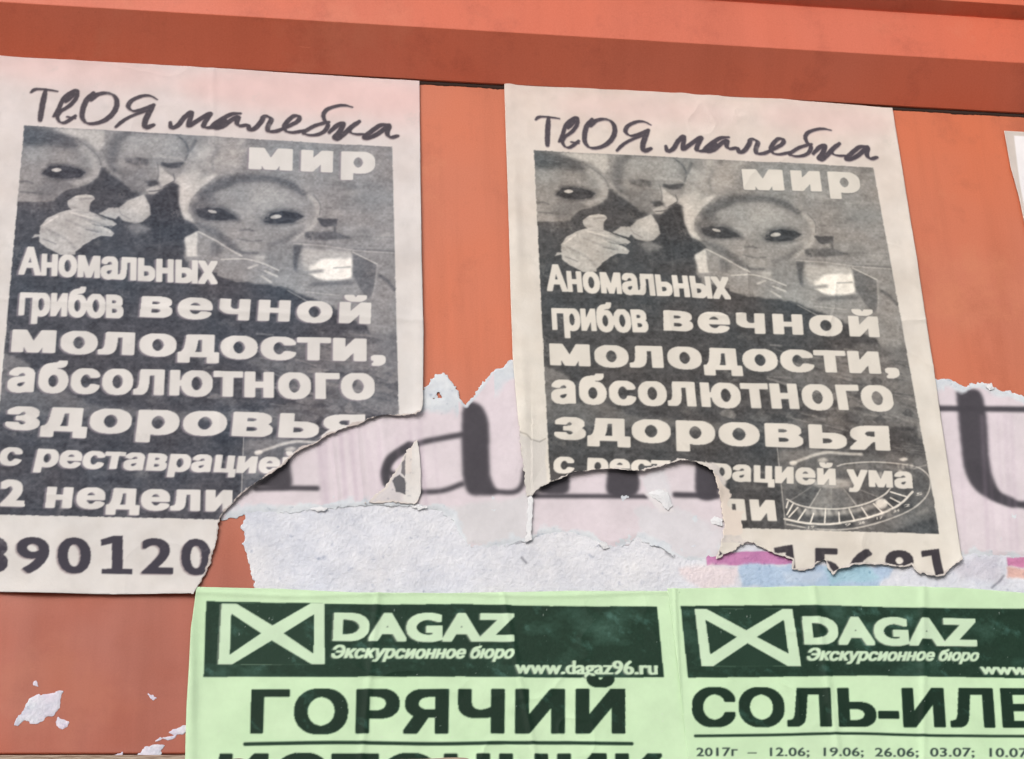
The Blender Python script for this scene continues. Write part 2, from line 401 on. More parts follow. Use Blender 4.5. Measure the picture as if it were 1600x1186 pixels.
    E_(620, 390, 130, 90, g(160), 22, .9, Z2); E_(470, 480, 90, 60, g(156), 16, .5, Z2)
    S([(900, 370), (950, 430), (955, 520), (900, 590), (800, 660)], 34, g(172), 6, .8, Z2); S([(930, 365), (975, 430), (970, 500)], 8, g(118), 2, .8, Z2)
    S([(640, 700), (750, 660), (850, 600)], 30, g(112), 8, .7, Z2)
    P([(130, 470), (220, 435), (330, 440), (440, 500), (450, 545), (340, 545), (220, 550), (160, 520)], g(104), 6, .8, Z2)
    P([(150, 472), (220, 452), (320, 460), (410, 508), (430, 528), (350, 535), (235, 535), (175, 510)], g(86), 2.5, 1, Z2)
    E_(262, 480, 32, 11, g(170), 2, 1, Z2, .25)
    P([(570, 540), (640, 470), (730, 450), (830, 470), (880, 510), (800, 565), (690, 575), (600, 560)], g(108), 6, .8, Z2)
    P([(595, 532), (645, 490), (725, 474), (820, 486), (868, 512), (795, 550), (700, 560), (610, 548)], g(82), 2.5, 1, Z2)
    E_(680, 512, 37, 13, g(174), 2, 1, Z2, -.08)
    S([(445, 602), (490, 596), (535, 604)], 14, g(116), 3, .9, Z2); S([(430, 655), (510, 672), (590, 668)], 12, g(114), 3, .8, Z2)
    E_(510, 705, 90, 26, g(160), 10, .7, Z2); S([(360, 700), (450, 745), (560, 750)], 16, g(100), 4, .8, Z2)
    P([(520, 770), (620, 760), (600, 830), (680, 850), (540, 800)], g(172), 6, .8, Z2)
    # hats / table things
    P([(955, 522), (1095, 525), (1080, 568), (1020, 580), (980, 575)], g(94), 3, 1, Z2, 3); S([(1075, 560), (1068, 610)], 14, g(108), 3, .9, Z2)
    P([(865, 612), (1070, 608), (1190, 655), (1000, 668), (875, 665)], g(106), 4, .95, Z2, 4)
    S([(800, 690), (1000, 705), (1200, 735), (1480, 755)], 9, g(168), 2, .8, Z2); S([(1200, 725), (1480, 745)], 12, g(112), 3, .7, Z2)
    P([(798, 698), (862, 700), (830, 790), (822, 875), (798, 862)], g(104), 4, 1, Z2)
    P([(850, 720), (1190, 745), (1192, 900), (1100, 945), (960, 920), (860, 860)], g(172), 7, .9, Z2, 3)
    P([(900, 840), (1000, 790), (1182, 785), (1188, 915), (1100, 942), (980, 930), (905, 895)], g(214), 5, 1, Z2, 5)
    S([(890, 880), (985, 872)], 26, g(140), 4, .8, Z2); S([(1062, 852), (1172, 846)], 10, g(160), 2, .9, Z2)
    P([(1190, 750), (1350, 832), (1330, 1010), (1290, 1062), (1240, 1000), (1190, 905)], g(112), 4, .9, Z2)
    S([(1190, 747), (1350, 828)], 10, g(176), 1.5, .9, Z2); S([(1352, 830), (1340, 950), (1318, 1060)], 12, g(152), 2, .8, Z2); S([(1365, 905), (1420, 940), (1465, 1000)], 22, g(100), 4, .8, Z2)
    P([(640, 930), (860, 880), (960, 930), (1130, 945), (1130, 1040), (900, 1050), (760, 990)], g(146), 6, .8, Z2, 5)
    S([(760, 1000), (900, 1080)], 8, g(170), 2, .7, Z2); S([(880, 1010), (1100, 1035)], 7, g(176), 2, .7, Z2); S([(920, 960), (1180, 950)], 30, g(112), 6, .7, Z2)
    # forearm and small hand
    P([(295, 800), (500, 786), (640, 838), (705, 872), (688, 942), (640, 952), (560, 930), (420, 942), (295, 905)], g(142), 3, 1, Z2)
    S([(320, 795), (480, 790), (600, 822), (700, 866)], 10, g(186), 2, .9, Z2)
    for a, b in (((610, 870), (690, 905)), ((590, 905), (650, 945)), ((500, 850), (560, 830))): S([a, b], 14, g(184), 2.5, .9, Z2)
    S([(560, 860), (620, 890)], 8, g(118), 2, .8, Z2); S([(340, 925), (460, 935)], 10, g(112), 3, .7, Z2)
    # wheel picture, bottom right
    ZR = (1200, 690, .1875)
    sv = A.f; A.f = fR
    P([(70, 95), (1335, 60), (1425, 790), (135, 760)], g(112), 2, 1, ZR)
    P([(560, 0), (1290, -20), (1320, 150), (980, 110), (600, 150)], g(92), 8, .9, ZR, 4)
    P([(80, 90), (420, 60), (400, 130), (90, 180)], g(128), 6, .8, ZR, 6)
    P([(600, 190), (900, 175), (1200, 220), (1330, 330), (1300, 470), (1150, 600), (900, 690), (600, 740), (150, 720), (110, 500), (200, 400), (560, 300)], g(100), 5, .9, ZR)
    P([(120, 400), (420, 400), (340, 560), (160, 500)], g(98), 8, .9, ZR)
    P([(430, 410), (620, 410), (730, 530), (600, 560), (330, 560)], g(134), 4, .95, ZR)
    P([(330, 330), (720, 330), (680, 400), (450, 400), (360, 380)], g(150), 8, .8, ZR)
    for x in range(250, 1000, 62): S([(x, 590 - abs(x - 560) * .06), (x + 10, 630)], 34, g(rng.choice([150, 168, 182])), 5, .8, ZR)
    for a_, b_, v_ in (((430, 405), (335, 560), 172), ((620, 405), (725, 540), 168), ((520, 405), (520, 560), 150), ((350, 390), (180, 500), 130), ((700, 390), (900, 470), 134)):
        S([a_, b_], 9, g(v_), 1.5, .9, ZR)
    P([(520, 405), (620, 408), (700, 520), (600, 560), (520, 560)], g(112), 5, .8, ZR); E_(520, 360, 150, 40, g(168), 5, .8, ZR)
    S([(330, 600), (450, 622), (600, 615), (760, 590), (880, 545)], 40, g(170), 7, .7, ZR)
    inner = [(150, 490), (250, 540), (400, 568), (600, 570), (800, 530), (950, 460), (1010, 400)]
    outer = [(130, 655), (300, 690), (500, 700), (700, 672), (900, 622), (1080, 540), (1195, 430)]
    S([(140, 600), (300, 645), (500, 655), (700, 630), (900, 580), (1060, 500)], 46, g(86), 5, .85, ZR)
    S(inner, 13, g(196), 1, .9, ZR); S(outer, 18, g(205), 1, .95, ZR)
    for a, b in (((160, 510), (145, 560)), ((200, 530), (150, 620)), ((240, 560), (165, 640)), ((305, 575), (240, 670)), ((370, 610), (345, 685)), ((470, 570), (462, 690)), ((580, 600), (585, 685)), ((665, 570), (710, 665)), ((770, 560), (820, 635)), ((870, 530), (940, 600)), ((960, 500), (1030, 560)), ((1010, 480), (1090, 520)), ((1010, 430), (1140, 470))):
        S([a, b], 12, g(204), 1, 1, ZR)
    S([(150, 700), (400, 742), (650, 742), (900, 690), (1150, 595), (1290, 490), (1340, 380), (1320, 290), (1200, 215), (900, 182), (650, 195), (570, 215)], 12, g(182), 1.2, .9, ZR)
    S([(600, 240), (800, 215), (1000, 225), (1200, 300)], 40, g(150), 8, .6, ZR)
    for k in range(16): E_(rng.uniform(600, 1280), rng.uniform(200, 300), 14, 22, g(rng.choice([95, 180])), 3, .6, ZR)
    E_(935, 530, 52, 46, g(196), 3, 1, ZR); E_(960, 575, 40, 14, g(120), 5, .6, ZR)
    for i, (x, y) in enumerate(((350, 725), (655, 705), (770, 688), (920, 650), (1060, 590), (1150, 545), (1250, 450))):
        P([(x - 50, y - 12), (x + 45, y - 22), (x + 50, y + 14), (x - 45, y + 22)], g(86 if i % 2 else 118), 3, .9, ZR)
        A.text(str((19, 9, 26, 17, 34, 2, 5)[i]), [(x - 26, y + 14), (x + 26, y + 4), (x + 24, y - 18), (x - 26, y - 10)], g(190), .02, .02, 'cap', Z=ZR)
    S([(185, 192), (300, 150), (405, 115), (500, 100), (640, 112), (770, 118)], 24, g(184), 3, .9, ZR); E_(205, 190, 30, 20, g(200), 3, 1, ZR); E_(450, 165, 45, 20, g(190), 4, .8, ZR)
    S([(150, 300), (400, 270)], 30, g(140), 8, .6, ZR)
    E_(1120, 158, 34, 13, g(188), 2.5, 1, ZR); S([(1200, 240), (1330, 200)], 8, g(170), 2, .7, ZR); S([(780, 690), (850, 740)], 7, g(160), 2, .7, ZR)
    P([(1180, 700), (1380, 640), (1425, 790), (1000, 770)], g(90), 6, .9, ZR); S([(1230, 615), (1320, 580)], 22, g(166), 5, .8, ZR); S([(1000, 690), (1280, 600), (1370, 480)], 40, g(122), 8, .6, ZR)
    for k in range(60):
        x, y = rng.uniform(1000, 1300), rng.uniform(10, 110); S([(x, y), (x + 90, y + 10)], 4, g(rng.choice([80, 130, 120])), 1.5, .5, ZR)
    S([(68, 60), (100, 350), (137, 700)], 6, g(170), 1, .9, ZR)
    S([(860, -10), (700, 60), (640, 90)], 14, g(150), 4, .6, ZR)
    S([(-120, 230), (-180, 300), (-170, 350)], 12, g(120), 2, .7, ZR); S([(-100, 250), (20, 300)], 14, g(130), 3, .7, ZR)
    A.f = sv
    # print grain
    A.mottle(7, 1.1, 6, octv=3) if False else None
    A.c = A.c + ((A.c - g(108)) * .26 * pm[..., None]).astype(np.float32)
    n = (fbm(X, Y, 1.1, 11, 2) * 14 + fbm(X, Y, 5, 12, 4) * 10 + fbm(X, Y * 1.3, 2.4, 13, 3) * 13 + fbm(X * .25, Y * 3, 3, 14, 2) * 3 + np.sin(X * 2 * math.pi / 1.3) * np.sin(Y * 2 * math.pi / 1.3) * 2.5)
    A.c += (n * pm)[..., None].astype(np.float32)
    tint = fbm(X, Y, 25, 31, 3)[..., None] * np.array([5, -1, -4]) * pm[..., None]
    A.c += tint.astype(np.float32)
    A.bf = 1.0; A.rg = 0.0
    # wording
    wt = PAPER + 2
    gh = (-4, 2, g(150) + np.array([2, -6, 0]), .75) if left else (-1, 2, g(112), .5)
    K = dict(Z=ZB, ghost=gh)
    A.text('Аномальных', [(68, 122), (800, 157), (800, 70), (72, 40)], wt, .042, .03, wx=.8, **K)
    A.text('грибов', [(68, 272), (455, 283), (455, 194), (75, 186)], wt, .042, .028, wx=.75, **K)
    A.text('вечной', [(512, 276), (1362, 303), (1365, 224), (522, 197)], wt, .085, .034, wx=1.5, gap=1.2, **K)
    A.text('молодости,', [(40, 407), (1418, 442), (1418, 357), (47, 322)], wt, .08, .036, wx=1.35, gap=1.15, **K)
    A.text('абсолютного', [(25, 552), (1378, 581), (1375, 482), (35, 460)], wt, .062, .036, wx=1.12, gap=1.12, **K)
    K['Z'] = None
    A.f = fR
    A.text('здоровья', [(864.6, 688.7), (1389.9, 706.6), (1387, 667.5), (864.6, 653)], wt, .085, .036, wx=1.4, gap=1.15, **K)
    A.text('с реставрацией ума', [(862, 742.5), (1424.7, 765.6), (1423, 739), (864.6, 715)], wt, .048, .03, wx=.9, gap=1.08, **K)
    A.f = fL
    K['Z'] = (0, 640, .425)
    A.text('2', [(0, 360), (92, 362), (95, 258), (4, 256)], wt, .07, .045, 'cap', wx=1.1, **K)
    A.text('недели', [(165, 365), (855, 381), (855, 301), (175, 286)], wt, .07, .034, wx=1.2, gap=1.15, **K)
    K['Z'] = None
    A.text('мир', [(387.6, 267), (585.6, 273.5), (586, 240), (389, 232)], wt, .095, .042, wx=1.4, gap=1.25, **K)
    # frame line at the bottom right corner of the block, bottom edge line
    A.amask = None
    dk = np.array([64, 61, 72.]) if left else np.array([60, 56, 62.])
    gk = (-3, 2, np.array([150, 136, 140.]), .8) if left else (-1, 1, np.array([150, 140, 140.]), .5)
    def digit(ch, x0, x1, yb0, yt0, sl_, bx_=.036):
        A.text(ch, [(x0, yb0 + sl_ * x0), (x1, yb0 + sl_ * x1), (x1, yt0 + sl_ * x1), (x0, yt0 + sl_ * x0)], dk, bx_, .018, 'cap', wx=1.15, ghost=gk)
    for ch, x0, x1 in (('8', -36, 13), ('9', 26, 78), ('0', 90, 143), ('2', 221, 271), ('0', 283, 330)): digit(ch, x0, x1, 896, 837, .012)
    A.poly([(158, 845), (178, 839), (192, 839), (192, 891), (207, 891.5), (207, 900), (159, 899), (159, 891), (175, 891), (175, 851), (158, 855)], dk, .8)
    A.f = fR
    for ch, x0, x1 in (('5', 1267, 1310), ('6', 1324, 1369), ('8', 1380, 1426)): digit(ch, x0, x1, 869, 811, .034, .042)
    A.poly([(1208, 858), (1222, 855), (1237, 853), (1243, 905), (1231, 905), (1226, 865), (1209, 867)], dk, .8)
    A.poly([(1437, 863), (1452, 861), (1465, 859.5), (1474, 912), (1460, 912), (1453, 870), (1438, 873)], dk, .8)
    A.f = fL
    # brush heading
    Z7 = (30, 120, .2); Z8 = (330, 150, .2)
    strokes = [
        (Z7, 22, [(95, 132), (130, 110), (200, 110), (302, 126)]), (Z7, 32, [(208, 115), (190, 200), (175, 280), (165, 350)]),
        (Z7, 24, [(272, 318), (310, 260), (350, 180), (410, 132), (455, 120), (445, 180), (390, 240), (325, 280), (300, 320), (320, 362), (365, 365), (440, 315)]),
        (Z7, 30, [(365, 205), (395, 175), (430, 145)]), (Z7, 30, [(375, 322), (440, 335)]),
        (Z7, 30, [(582, 135), (530, 190), (500, 260), (495, 330), (530, 372), (600, 375), (680, 345), (745, 280), (765, 210), (740, 155), (680, 137), (610, 150), (560, 190)]),
        (Z7, 26, [(1080, 190), (1030, 163), (970, 160), (890, 190), (852, 240), (890, 278), (960, 268), (1040, 235)]),
        (Z7, 32, [(1050, 232), (1010, 300), (982, 370), (990, 408), (1050, 388)]), (Z7, 22, [(1000, 278), (900, 310), (820, 350), (757, 402)]),
        (Z7, 28, [(1182, 368), (1190, 410), (1240, 392), (1290, 330), (1345, 288), (1335, 345), (1325, 395), (1400, 350), (1490, 298), (1465, 345), (1440, 398), (1480, 412), (1540, 395), (1610, 350)]),
        (Z8, 28, [(230, 147), (160, 153), (80, 195), (15, 245), (30, 268), (90, 250), (150, 205), (210, 175), (200, 222), (225, 245), (285, 240), (300, 275), (345, 262), (390, 210), (410, 172)]),
        (Z8, 28, [(395, 178), (435, 168), (468, 195), (445, 245), (445, 285), (500, 288), (560, 268)]),
        (Z8, 26, [(560, 268), (620, 240), (680, 205), (685, 172), (645, 168), (600, 205), (570, 250), (590, 290), (650, 297), (720, 282)]),
        (Z8, 24, [(1102, 102), (1040, 87), (970, 95), (900, 122), (875, 165), (890, 210), (912, 238), (885, 285), (830, 312), (765, 318), (722, 300), (760, 270), (830, 237), (920, 215)]),
        (Z8, 28, [(922, 295), (985, 240), (1030, 228), (1005, 285), (965, 330), (985, 345), (1050, 295), (1100, 250), (1155, 212)]), (Z8, 24, [(1075, 270), (1090, 298), (1130, 312), (1195, 312)]),
        (Z8, 28, [(1392, 235), (1320, 242), (1250, 290), (1198, 332), (1215, 346), (1285, 318), (1350, 272), (1388, 245), (1372, 305), (1400, 337), (1455, 325)]),
    ]
    for sx, sy, col, al in (((-3 if left else 0), 7, np.array([160, 145, 148.]), .75), (0, 0, np.array([76, 70, 78.]), 1)):
        for Z, w_, P_ in strokes:
            A.stroke([(a + sx, b + sy) for a, b in P_], w_ * (1.12 if al == 1 else 1.2), col, .8, al, Z, taper=.85)
    # faint scuffs where toner is rubbed off
    wear = np.clip(fbm(X, Y, 9, 41, 4) - .30, 0, 1) * 1.2 * (fbm(X, Y, 1.2, 43, 2) > -.1)
    wear = gauss((wear).astype(np.float32), .7)[..., None]
    A.c = A.c * (1 - wear * .5) + (PAPER - 22) * wear * .5
    return A

artL = grey_poster(True)
artR = grey_poster(False); artR.f = fR

# ------------------------------------------------------------------ materials
def paper_mat(name, rough=0.75, bump=0.25, spec=0.3, bscale=900, mott=0.06):
    m = bpy.data.materials.new(name); m.use_nodes = True; t = m.node_tree; N = t.nodes; b = N['Principled BSDF']
    at = N.new('ShaderNodeVertexColor'); at.layer_name = 'print'
    tc = N.new('ShaderNodeTexCoord')
    n1 = N.new('ShaderNodeTexNoise'); n1.inputs['Scale'].default_value = 60; n1.inputs['Detail'].default_value = 8
    n2 = N.new('ShaderNodeTexNoise'); n2.inputs['Scale'].default_value = bscale; n2.inputs['Detail'].default_value = 4
    t.links.new(tc.outputs['Object'], n1.inputs['Vector']); t.links.new(tc.outputs['Object'], n2.inputs['Vector'])
    mr = N.new('ShaderNodeMapRange'); mr.inputs['From Min'].default_value = .3; mr.inputs['From Max'].default_value = .7
    mr.inputs['To Min'].default_value = 1 - mott; mr.inputs['To Max'].default_value = 1 + mott
    t.links.new(n1.outputs['Fac'], mr.inputs['Value'])
    vm = N.new('ShaderNodeVectorMath'); vm.operation = 'SCALE'
    t.links.new(at.outputs['Color'], vm.inputs[0]); t.links.new(mr.outputs[0], vm.inputs['Scale'])
    t.links.new(vm.outputs[0], b.inputs['Base Color'])
    bp = N.new('ShaderNodeBump'); bp.inputs['Strength'].default_value = bump; bp.inputs['Distance'].default_value = 0.0004
    t.links.new(n2.outputs['Fac'], bp.inputs['Height']); t.links.new(bp.outputs[0], b.inputs['Normal'])
    b.inputs['Roughness'].default_value = rough; b.inputs['Specular IOR Level'].default_value = spec
    return m

def tag(o, label=None, cat=None, group=None, kind=None):
    if label: o['label'] = label
    if cat: o['category'] = cat
    if group: o['group'] = group
    if kind: o['kind'] = kind
    return o

def sheet(name, segs, colour, relief, mat, step=0.42, parent=None, holes=(), rag=0.5, thick=0.00012, fine=True):
    """A sheet of paper on the wall. segs: [(kind, [px points...]), ...] going round; kind 'cut' or 'torn'.
    colour(px, py, X, Z, dt) -> sRGB 0..255 ; relief(px, py, X, Z, dt, dc) -> mm off the wall."""
    poly = []; torn = []
    for i, (k, P) in enumerate(segs):
        nxt = segs[(i + 1) % len(segs)][1][0]
        xs, zs = wall([p[0] for p in P] + [nxt[0]], [p[1] for p in P] + [nxt[1]])
        w = list(zip(xs, zs))
        poly += w[:-1]
        if k == 'torn': torn.append(w)
    pa = np.array(poly)
    x0, z0 = pa.min(0) - 1; x1, z1 = pa.max(0) + 1
    gx = np.arange(x0, x1 + step, step); gz = np.arange(z0, z1 + step, step)
    X, Z = np.meshgrid(gx, gz)
    f = np.where(inside(poly, X, Z), 1, -1) * seg_dist(poly, X, Z, True)
    dt = np.full(X.shape, 1e3)
    for w in torn: dt = np.minimum(dt, seg_dist(w, X, Z))
    for h in holes:
        hx, hz = wall([p[0] for p in h], [p[1] for p in h]); hp = list(zip(hx, hz))
        fh = np.where(inside(hp, X, Z), -1, 1) * seg_dist(hp, X, Z, True)
        f = np.minimum(f, fh); dt = np.minimum(dt, np.abs(fh))
    amp = sstep(5, 1, dt) * rag
    f = f + amp * (fbm(X, Z, 3.6, 51, 4, .65) * 1.5 + noise(X, Z, 1.1, 57) * .8)
    f = f + 0.04 * noise(X, Z, 2, 3)
    ny, nx = X.shape
    fc = (f[:-1, :-1] + f[1:, :-1] + f[:-1, 1:] + f[1:, 1:]) / 4
    keep = fc > 0
    used = np.zeros(X.shape, bool)
    used[:-1, :-1] |= keep; used[1:, :-1] |= keep; used[:-1, 1:] |= keep; used[1:, 1:] |= keep
    gzv, gxv = np.gradient(f, step)
    n2 = np.maximum(gzv ** 2 + gxv ** 2, .25)
    # pull rim vertices onto the outline
    rim = used & (np.abs(f) < step * 1.05)
    cnt = np.zeros(X.shape, int); k_ = keep.astype(int)
    cnt[:-1, :-1] += k_; cnt[1:, :-1] += k_; cnt[:-1, 1:] += k_; cnt[1:, 1:] += k_
    rim = used & (cnt < 4)
    mv = np.where(rim, np.clip(-f, -step * .9, step * .9), 0)
    Xs = X + mv * gxv / n2; Zs = Z + mv * gzv / n2
    px, py = unwall(Xs, Zs)
    dc = np.abs(f)
    Yo = relief(px, py, X, Z, dt, dc)
    col = colour(px, py, X, Z, dt)
    idx = -np.ones(X.shape, int); idx[used] = np.arange(used.sum())
    V = np.stack([Xs[used] / 1000, -Yo[used] / 1000, Zs[used] / 1000], 1)
    a = idx[:-1, :-1][keep]; b = idx[:-1, 1:][keep]; c = idx[1:, 1:][keep]; d = idx[1:, :-1][keep]
    F = np.stack([a, b, c, d], 1)
    # rim wall: open edges drawn back towards the wall
    E = np.concatenate([F[:, [0, 1]], F[:, [1, 2]], F[:, [2, 3]], F[:, [3, 0]]])
    key = np.sort(E, 1); key = key[:, 0] * (len(V) + 1) + key[:, 1]
    u, first, cn = np.unique(key, return_index=True, return_counts=True)
    B = E[first[cn == 1]]
    rv = np.unique(B); mp = {int(v): len(V) + i for i, v in enumerate(rv)}
    V2 = V[rv].copy(); V2[:, 1] += thick
    F2 = np.array([[e1, e0, mp[int(e0)], mp[int(e1)]] for e0, e1 in B])
    C = lin(col[used]) * 0.93
    C2 = C[rv] * .6 + lin([200, 195, 190]) * .4
    V = np.concatenate([V, V2]); C = np.concatenate([C, C2]); F = np.concatenate([F, F2])
    me = bpy.data.meshes.new(name)
    me.vertices.add(len(V)); me.vertices.foreach_set('co', V.astype(np.float32).ravel())
    me.loops.add(F.size); me.loops.foreach_set('vertex_index', F.astype(np.int32).ravel())
    me.polygons.add(len(F)); me.polygons.foreach_set('loop_start', np.arange(0, F.size, 4, dtype=np.int32))
    me.update(calc_edges=True)
    me.shade_smooth()
    ca = me.color_attributes.new('print', 'FLOAT_COLOR', 'POINT')
    ca.data.foreach_set('color', np.concatenate([np.clip(C, 0, .95), np.ones((len(C), 1))], 1).astype(np.float32).ravel())
    me.materials.append(mat)
    o = bpy.data.objects.new(name, me); sc.collection.objects.link(o)
    # origin at the sheet's top edge centre
    ctr = Vector((float(V[:, 0].mean()), 0.0, float(V[:, 2].max())))
    me.transform(Matrix.Translation(-ctr)); o.location = ctr
    if parent:
        o.parent = parent; o.location = ctr - parent.location
    print(name, len(F), 'quads', round(time.time() - T0, 1))
    return o

def mesh_obj(name, verts, faces, mat, parent=None, bevel=0, smooth=False):
    me = bpy.data.meshes.new(name); me.from_pydata(verts, [], faces); me.update(); me.materials.append(mat)
    o = bpy.data.objects.new(name, me); sc.collection.objects.link(o)
    if bevel:
        md = o.modifiers.new('bevel', 'BEVEL'); md.width = bevel; md.segments = 5; md.limit_method = 'ANGLE'
    if smooth: me.shade_smooth()
    if parent: o.parent = parent
    return o

def paint_mat(name, base, var, stain=0.5, rough=0.45, patch=False):
    """weathered orange-red enamel: broad fading, fine chalking, streaky grime"""
    m = bpy.data.materials.new(name); m.use_nodes = True; t = m.node_tree; N = t.nodes; b = N['Principled BSDF']; Lk = t.links.new
    tc = N.new('ShaderNodeTexCoord')
    def nz(scale, det, vec=None, rg=.5):
        n = N.new('ShaderNodeTexNoise'); n.inputs['Scale'].default_value = scale; n.inputs['Detail'].default_value = det; n.inputs['Roughness'].default_value = rg
        Lk(vec if vec else tc.outputs['Object'], n.inputs['Vector']); return n.outputs['Fac']
    def ramp(src, a, b_, lo=0.0, hi=1.0):
        r = N.new('ShaderNodeMapRange'); r.inputs['From Min'].default_value = a; r.inputs['From Max'].default_value = b_
        r.inputs['To Min'].default_value = lo; r.inputs['To Max'].default_value = hi; Lk(src, r.inputs['Value']); return r.outputs[0]
    def mix(fac, c1, c2):
        x = N.new('ShaderNodeMix'); x.data_type = 'RGBA'
        Lk(fac, x.inputs['Factor'])
        for s_, c in ((x.inputs['A'], c1), (x.inputs['B'], c2)):
            if isinstance(c, tuple): s_.default_value = (*c, 1)
            else: Lk(c, s_)
        return x.outputs['Result']
    c = mix(ramp(nz(5, 4), .35, .65), base, var)
    mp = N.new('ShaderNodeMapping'); mp.inputs['Scale'].default_value = (26, 1, 2.5); Lk(tc.outputs['Object'], mp.inputs['Vector'])
    st = ramp(nz(1.1, 7, mp.outputs[0], .65), .42, .75, 0, stain)
    c = mix(st, c, tuple(k * .6 for k in base))
    sp = ramp(nz(260, 3), .68, .76, 0, .25)
    c = mix(sp, c, (base[0] * .6, base[1] * .55, base[2] * .5))
    gl = ramp(nz(9, 9, None, .7), .54, .62, 0, .42)                     # old glue and scraped patches
    c = mix(gl, c, (base[0] * .98, base[1] * 1.5, base[2] * 1.9))
    gr = ramp(nz(34, 6, None, .7), .54, .72, 0, .5)                      # grime clumps
    c = mix(gr, c, (base[0] * .62, base[1] * .62, base[2] * .7))
    ch = ramp(nz(1300, 2), .3, .8, 0, .22)
    c = mix(ch, c, (base[0] * 1.1 + .08, base[1] * 1.2 + .08, base[2] * 1.2 + .08))
    mp2 = N.new('ShaderNodeMapping'); mp2.inputs['Scale'].default_value = (1, 1, 9); mp2.inputs['Rotation'].default_value = (0, .5, 0); Lk(tc.outputs['Object'], mp2.inputs['Vector'])
    scr = ramp(nz(40, 3, mp2.outputs[0], .7), .7, .73, 0, .35)
    scr2 = N.new('ShaderNodeMath'); scr2.operation = 'MULTIPLY'; Lk(scr, scr2.inputs[0]); Lk(ramp(nz(9, 2), .52, .62), scr2.inputs[1])
    c = mix(scr2.outputs[0], c, (min(1, base[0] * 1.25), base[1] * 1.7 + .05, base[2] * 1.7 + .05))
    if patch:
        # panel colour turns darker and redder towards the low left
        sx = N.new('ShaderNodeSeparateXYZ'); Lk(tc.outputs['Object'], sx.inputs[0])
        wob = ramp(nz(9, 5), .2, .8, -.03, .03)
        zz = N.new('ShaderNodeMath'); Lk(sx.outputs['Z'], zz.inputs[0]); Lk(wob, zz.inputs[1])
        xx = N.new('ShaderNodeMath'); Lk(sx.outputs['X'], xx.inputs[0]); Lk(wob, xx.inputs[1])
        fz = ramp(zz.outputs[0], -.02, -.12); fx = ramp(xx.outputs[0], .10, -.06)
        mm = N.new('ShaderNodeMath'); mm.operation = 'MULTIPLY'; Lk(fz, mm.inputs[0]); Lk(fx, mm.inputs[1])
        dk_ = N.new('ShaderNodeMix'); dk_.data_type = 'RGBA'; dk_.blend_type = 'MULTIPLY'; Lk(mm.outputs[0], dk_.inputs['Factor']); Lk(c, dk_.inputs['A']); dk_.inputs['B'].default_value = (.68, .55, .56, 1)
        c = dk_.outputs['Result']
    Lk(c, b.inputs['Base Color'])
    b.inputs['Roughness'].default_value = rough; b.inputs['Specular IOR Level'].default_value = .5
    Lk(ramp(nz(30, 5), .3, .7, rough - .08, rough + .15), b.inputs['Roughness'])
    bp = N.new('ShaderNodeBump'); bp.inputs['Strength'].default_value = .35; bp.inputs['Distance'].default_value = .001
    hm = N.new('ShaderNodeMath'); hm.operation = 'ADD'; Lk(nz(14, 3), hm.inputs[0]); Lk(ramp(nz(900, 2), 0, 1, 0, .05), hm.inputs[1])
    Lk(hm.outputs[0], bp.inputs['Height']); Lk(bp.outputs[0], b.inputs['Normal'])
    return m

# ------------------------------------------------------------------ wall, rail, ledge
M_wall = paint_mat('faded orange enamel', (0.60, 0.142, 0.056), (0.50, 0.160, 0.095), .8, patch=True)
M_rail = paint_mat('rail enamel', (0.66, 0.13, 0.058), (0.60, 0.15, 0.09), .35)
zt = 0.5 * (wall(700, 131)[1] + wall(1500, 173)[1]) / 1000        # where the rail meets the wall
zt0 = wall(100, 90)[1] / 1000
zb = wall(150, 1176)[1] / 1000
print('rail foot', zt, zt0, 'ledge', zb)
XL, XR = -0.45, 0.55
def extrude_profile(name, prof, mat, bevel=0.0015, xl=XL, xr=XR):
    n = len(prof)
    v = [(xl, y, z) for y, z in prof] + [(xr, y, z) for y, z in prof]
    f = [(i, (i + 1) % n, n + (i + 1) % n, n + i) for i in range(n)] + [tuple(range(n - 1, -1, -1)), tuple(range(n, 2 * n))]
    o = mesh_obj(name, v, f, mat, bevel=bevel)
    import bmesh
    bm = bmesh.new(); bm.from_mesh(o.data); bmesh.ops.recalc_face_normals(bm, faces=bm.faces); bm.to_mesh(o.data); bm.free()
    return o
w_ = extrude_profile('wall', [(0, zb - .0005), (0, zt - .0012), (.006, zt - .0012), (.006, zt + .12), (.03, zt + .12), (.03, zb - .0005)], M_wall, .0008)
tag(w_, 'faded orange red painted metal panel behind the torn posters', None, None, 'structure')
D1 = 0.021
r_ = extrude_profile('top_rail', [(.0055, zt + .0008), (-.0015, zt + .0004), (-D1, zt + .019), (-D1 - .0015, zt + .046), (-D1 + .0, zt + .0465), (-D1 + .0, zt + .0472), (-D1 - .008, zt + .051), (-D1 - .010, zt + .09), (.0055, zt + .10)], M_rail, .0012)
tag(r_, 'thick orange painted rail running across the top, dark red on its underside', 'rail')
M_ledge = bpy.data.materials.new('grimy cement'); M_ledge.use_nodes = True
_b = M_ledge.node_tree.nodes['Principled BSDF']; _n = M_ledge.node_tree.nodes.new('ShaderNodeTexNoise'); _n.inputs['Scale'].default_value = 120; _n.inputs['Detail'].default_value = 8
_r = M_ledge.node_tree.nodes.new('ShaderNodeValToRGB'); _r.color_ramp.elements[0].color = (.16, .09, .06, 1); _r.color_ramp.elements[1].color = (.42, .33, .26, 1); _r.color_ramp.elements[0].position = .35; _r.color_ramp.elements[1].position = .6
M_ledge.node_tree.links.new(_n.outputs['Fac'], _r.inputs[0]); M_ledge.node_tree.links.new(_r.outputs[0], _b.inputs['Base Color']); _b.inputs['Roughness'].default_value = .9
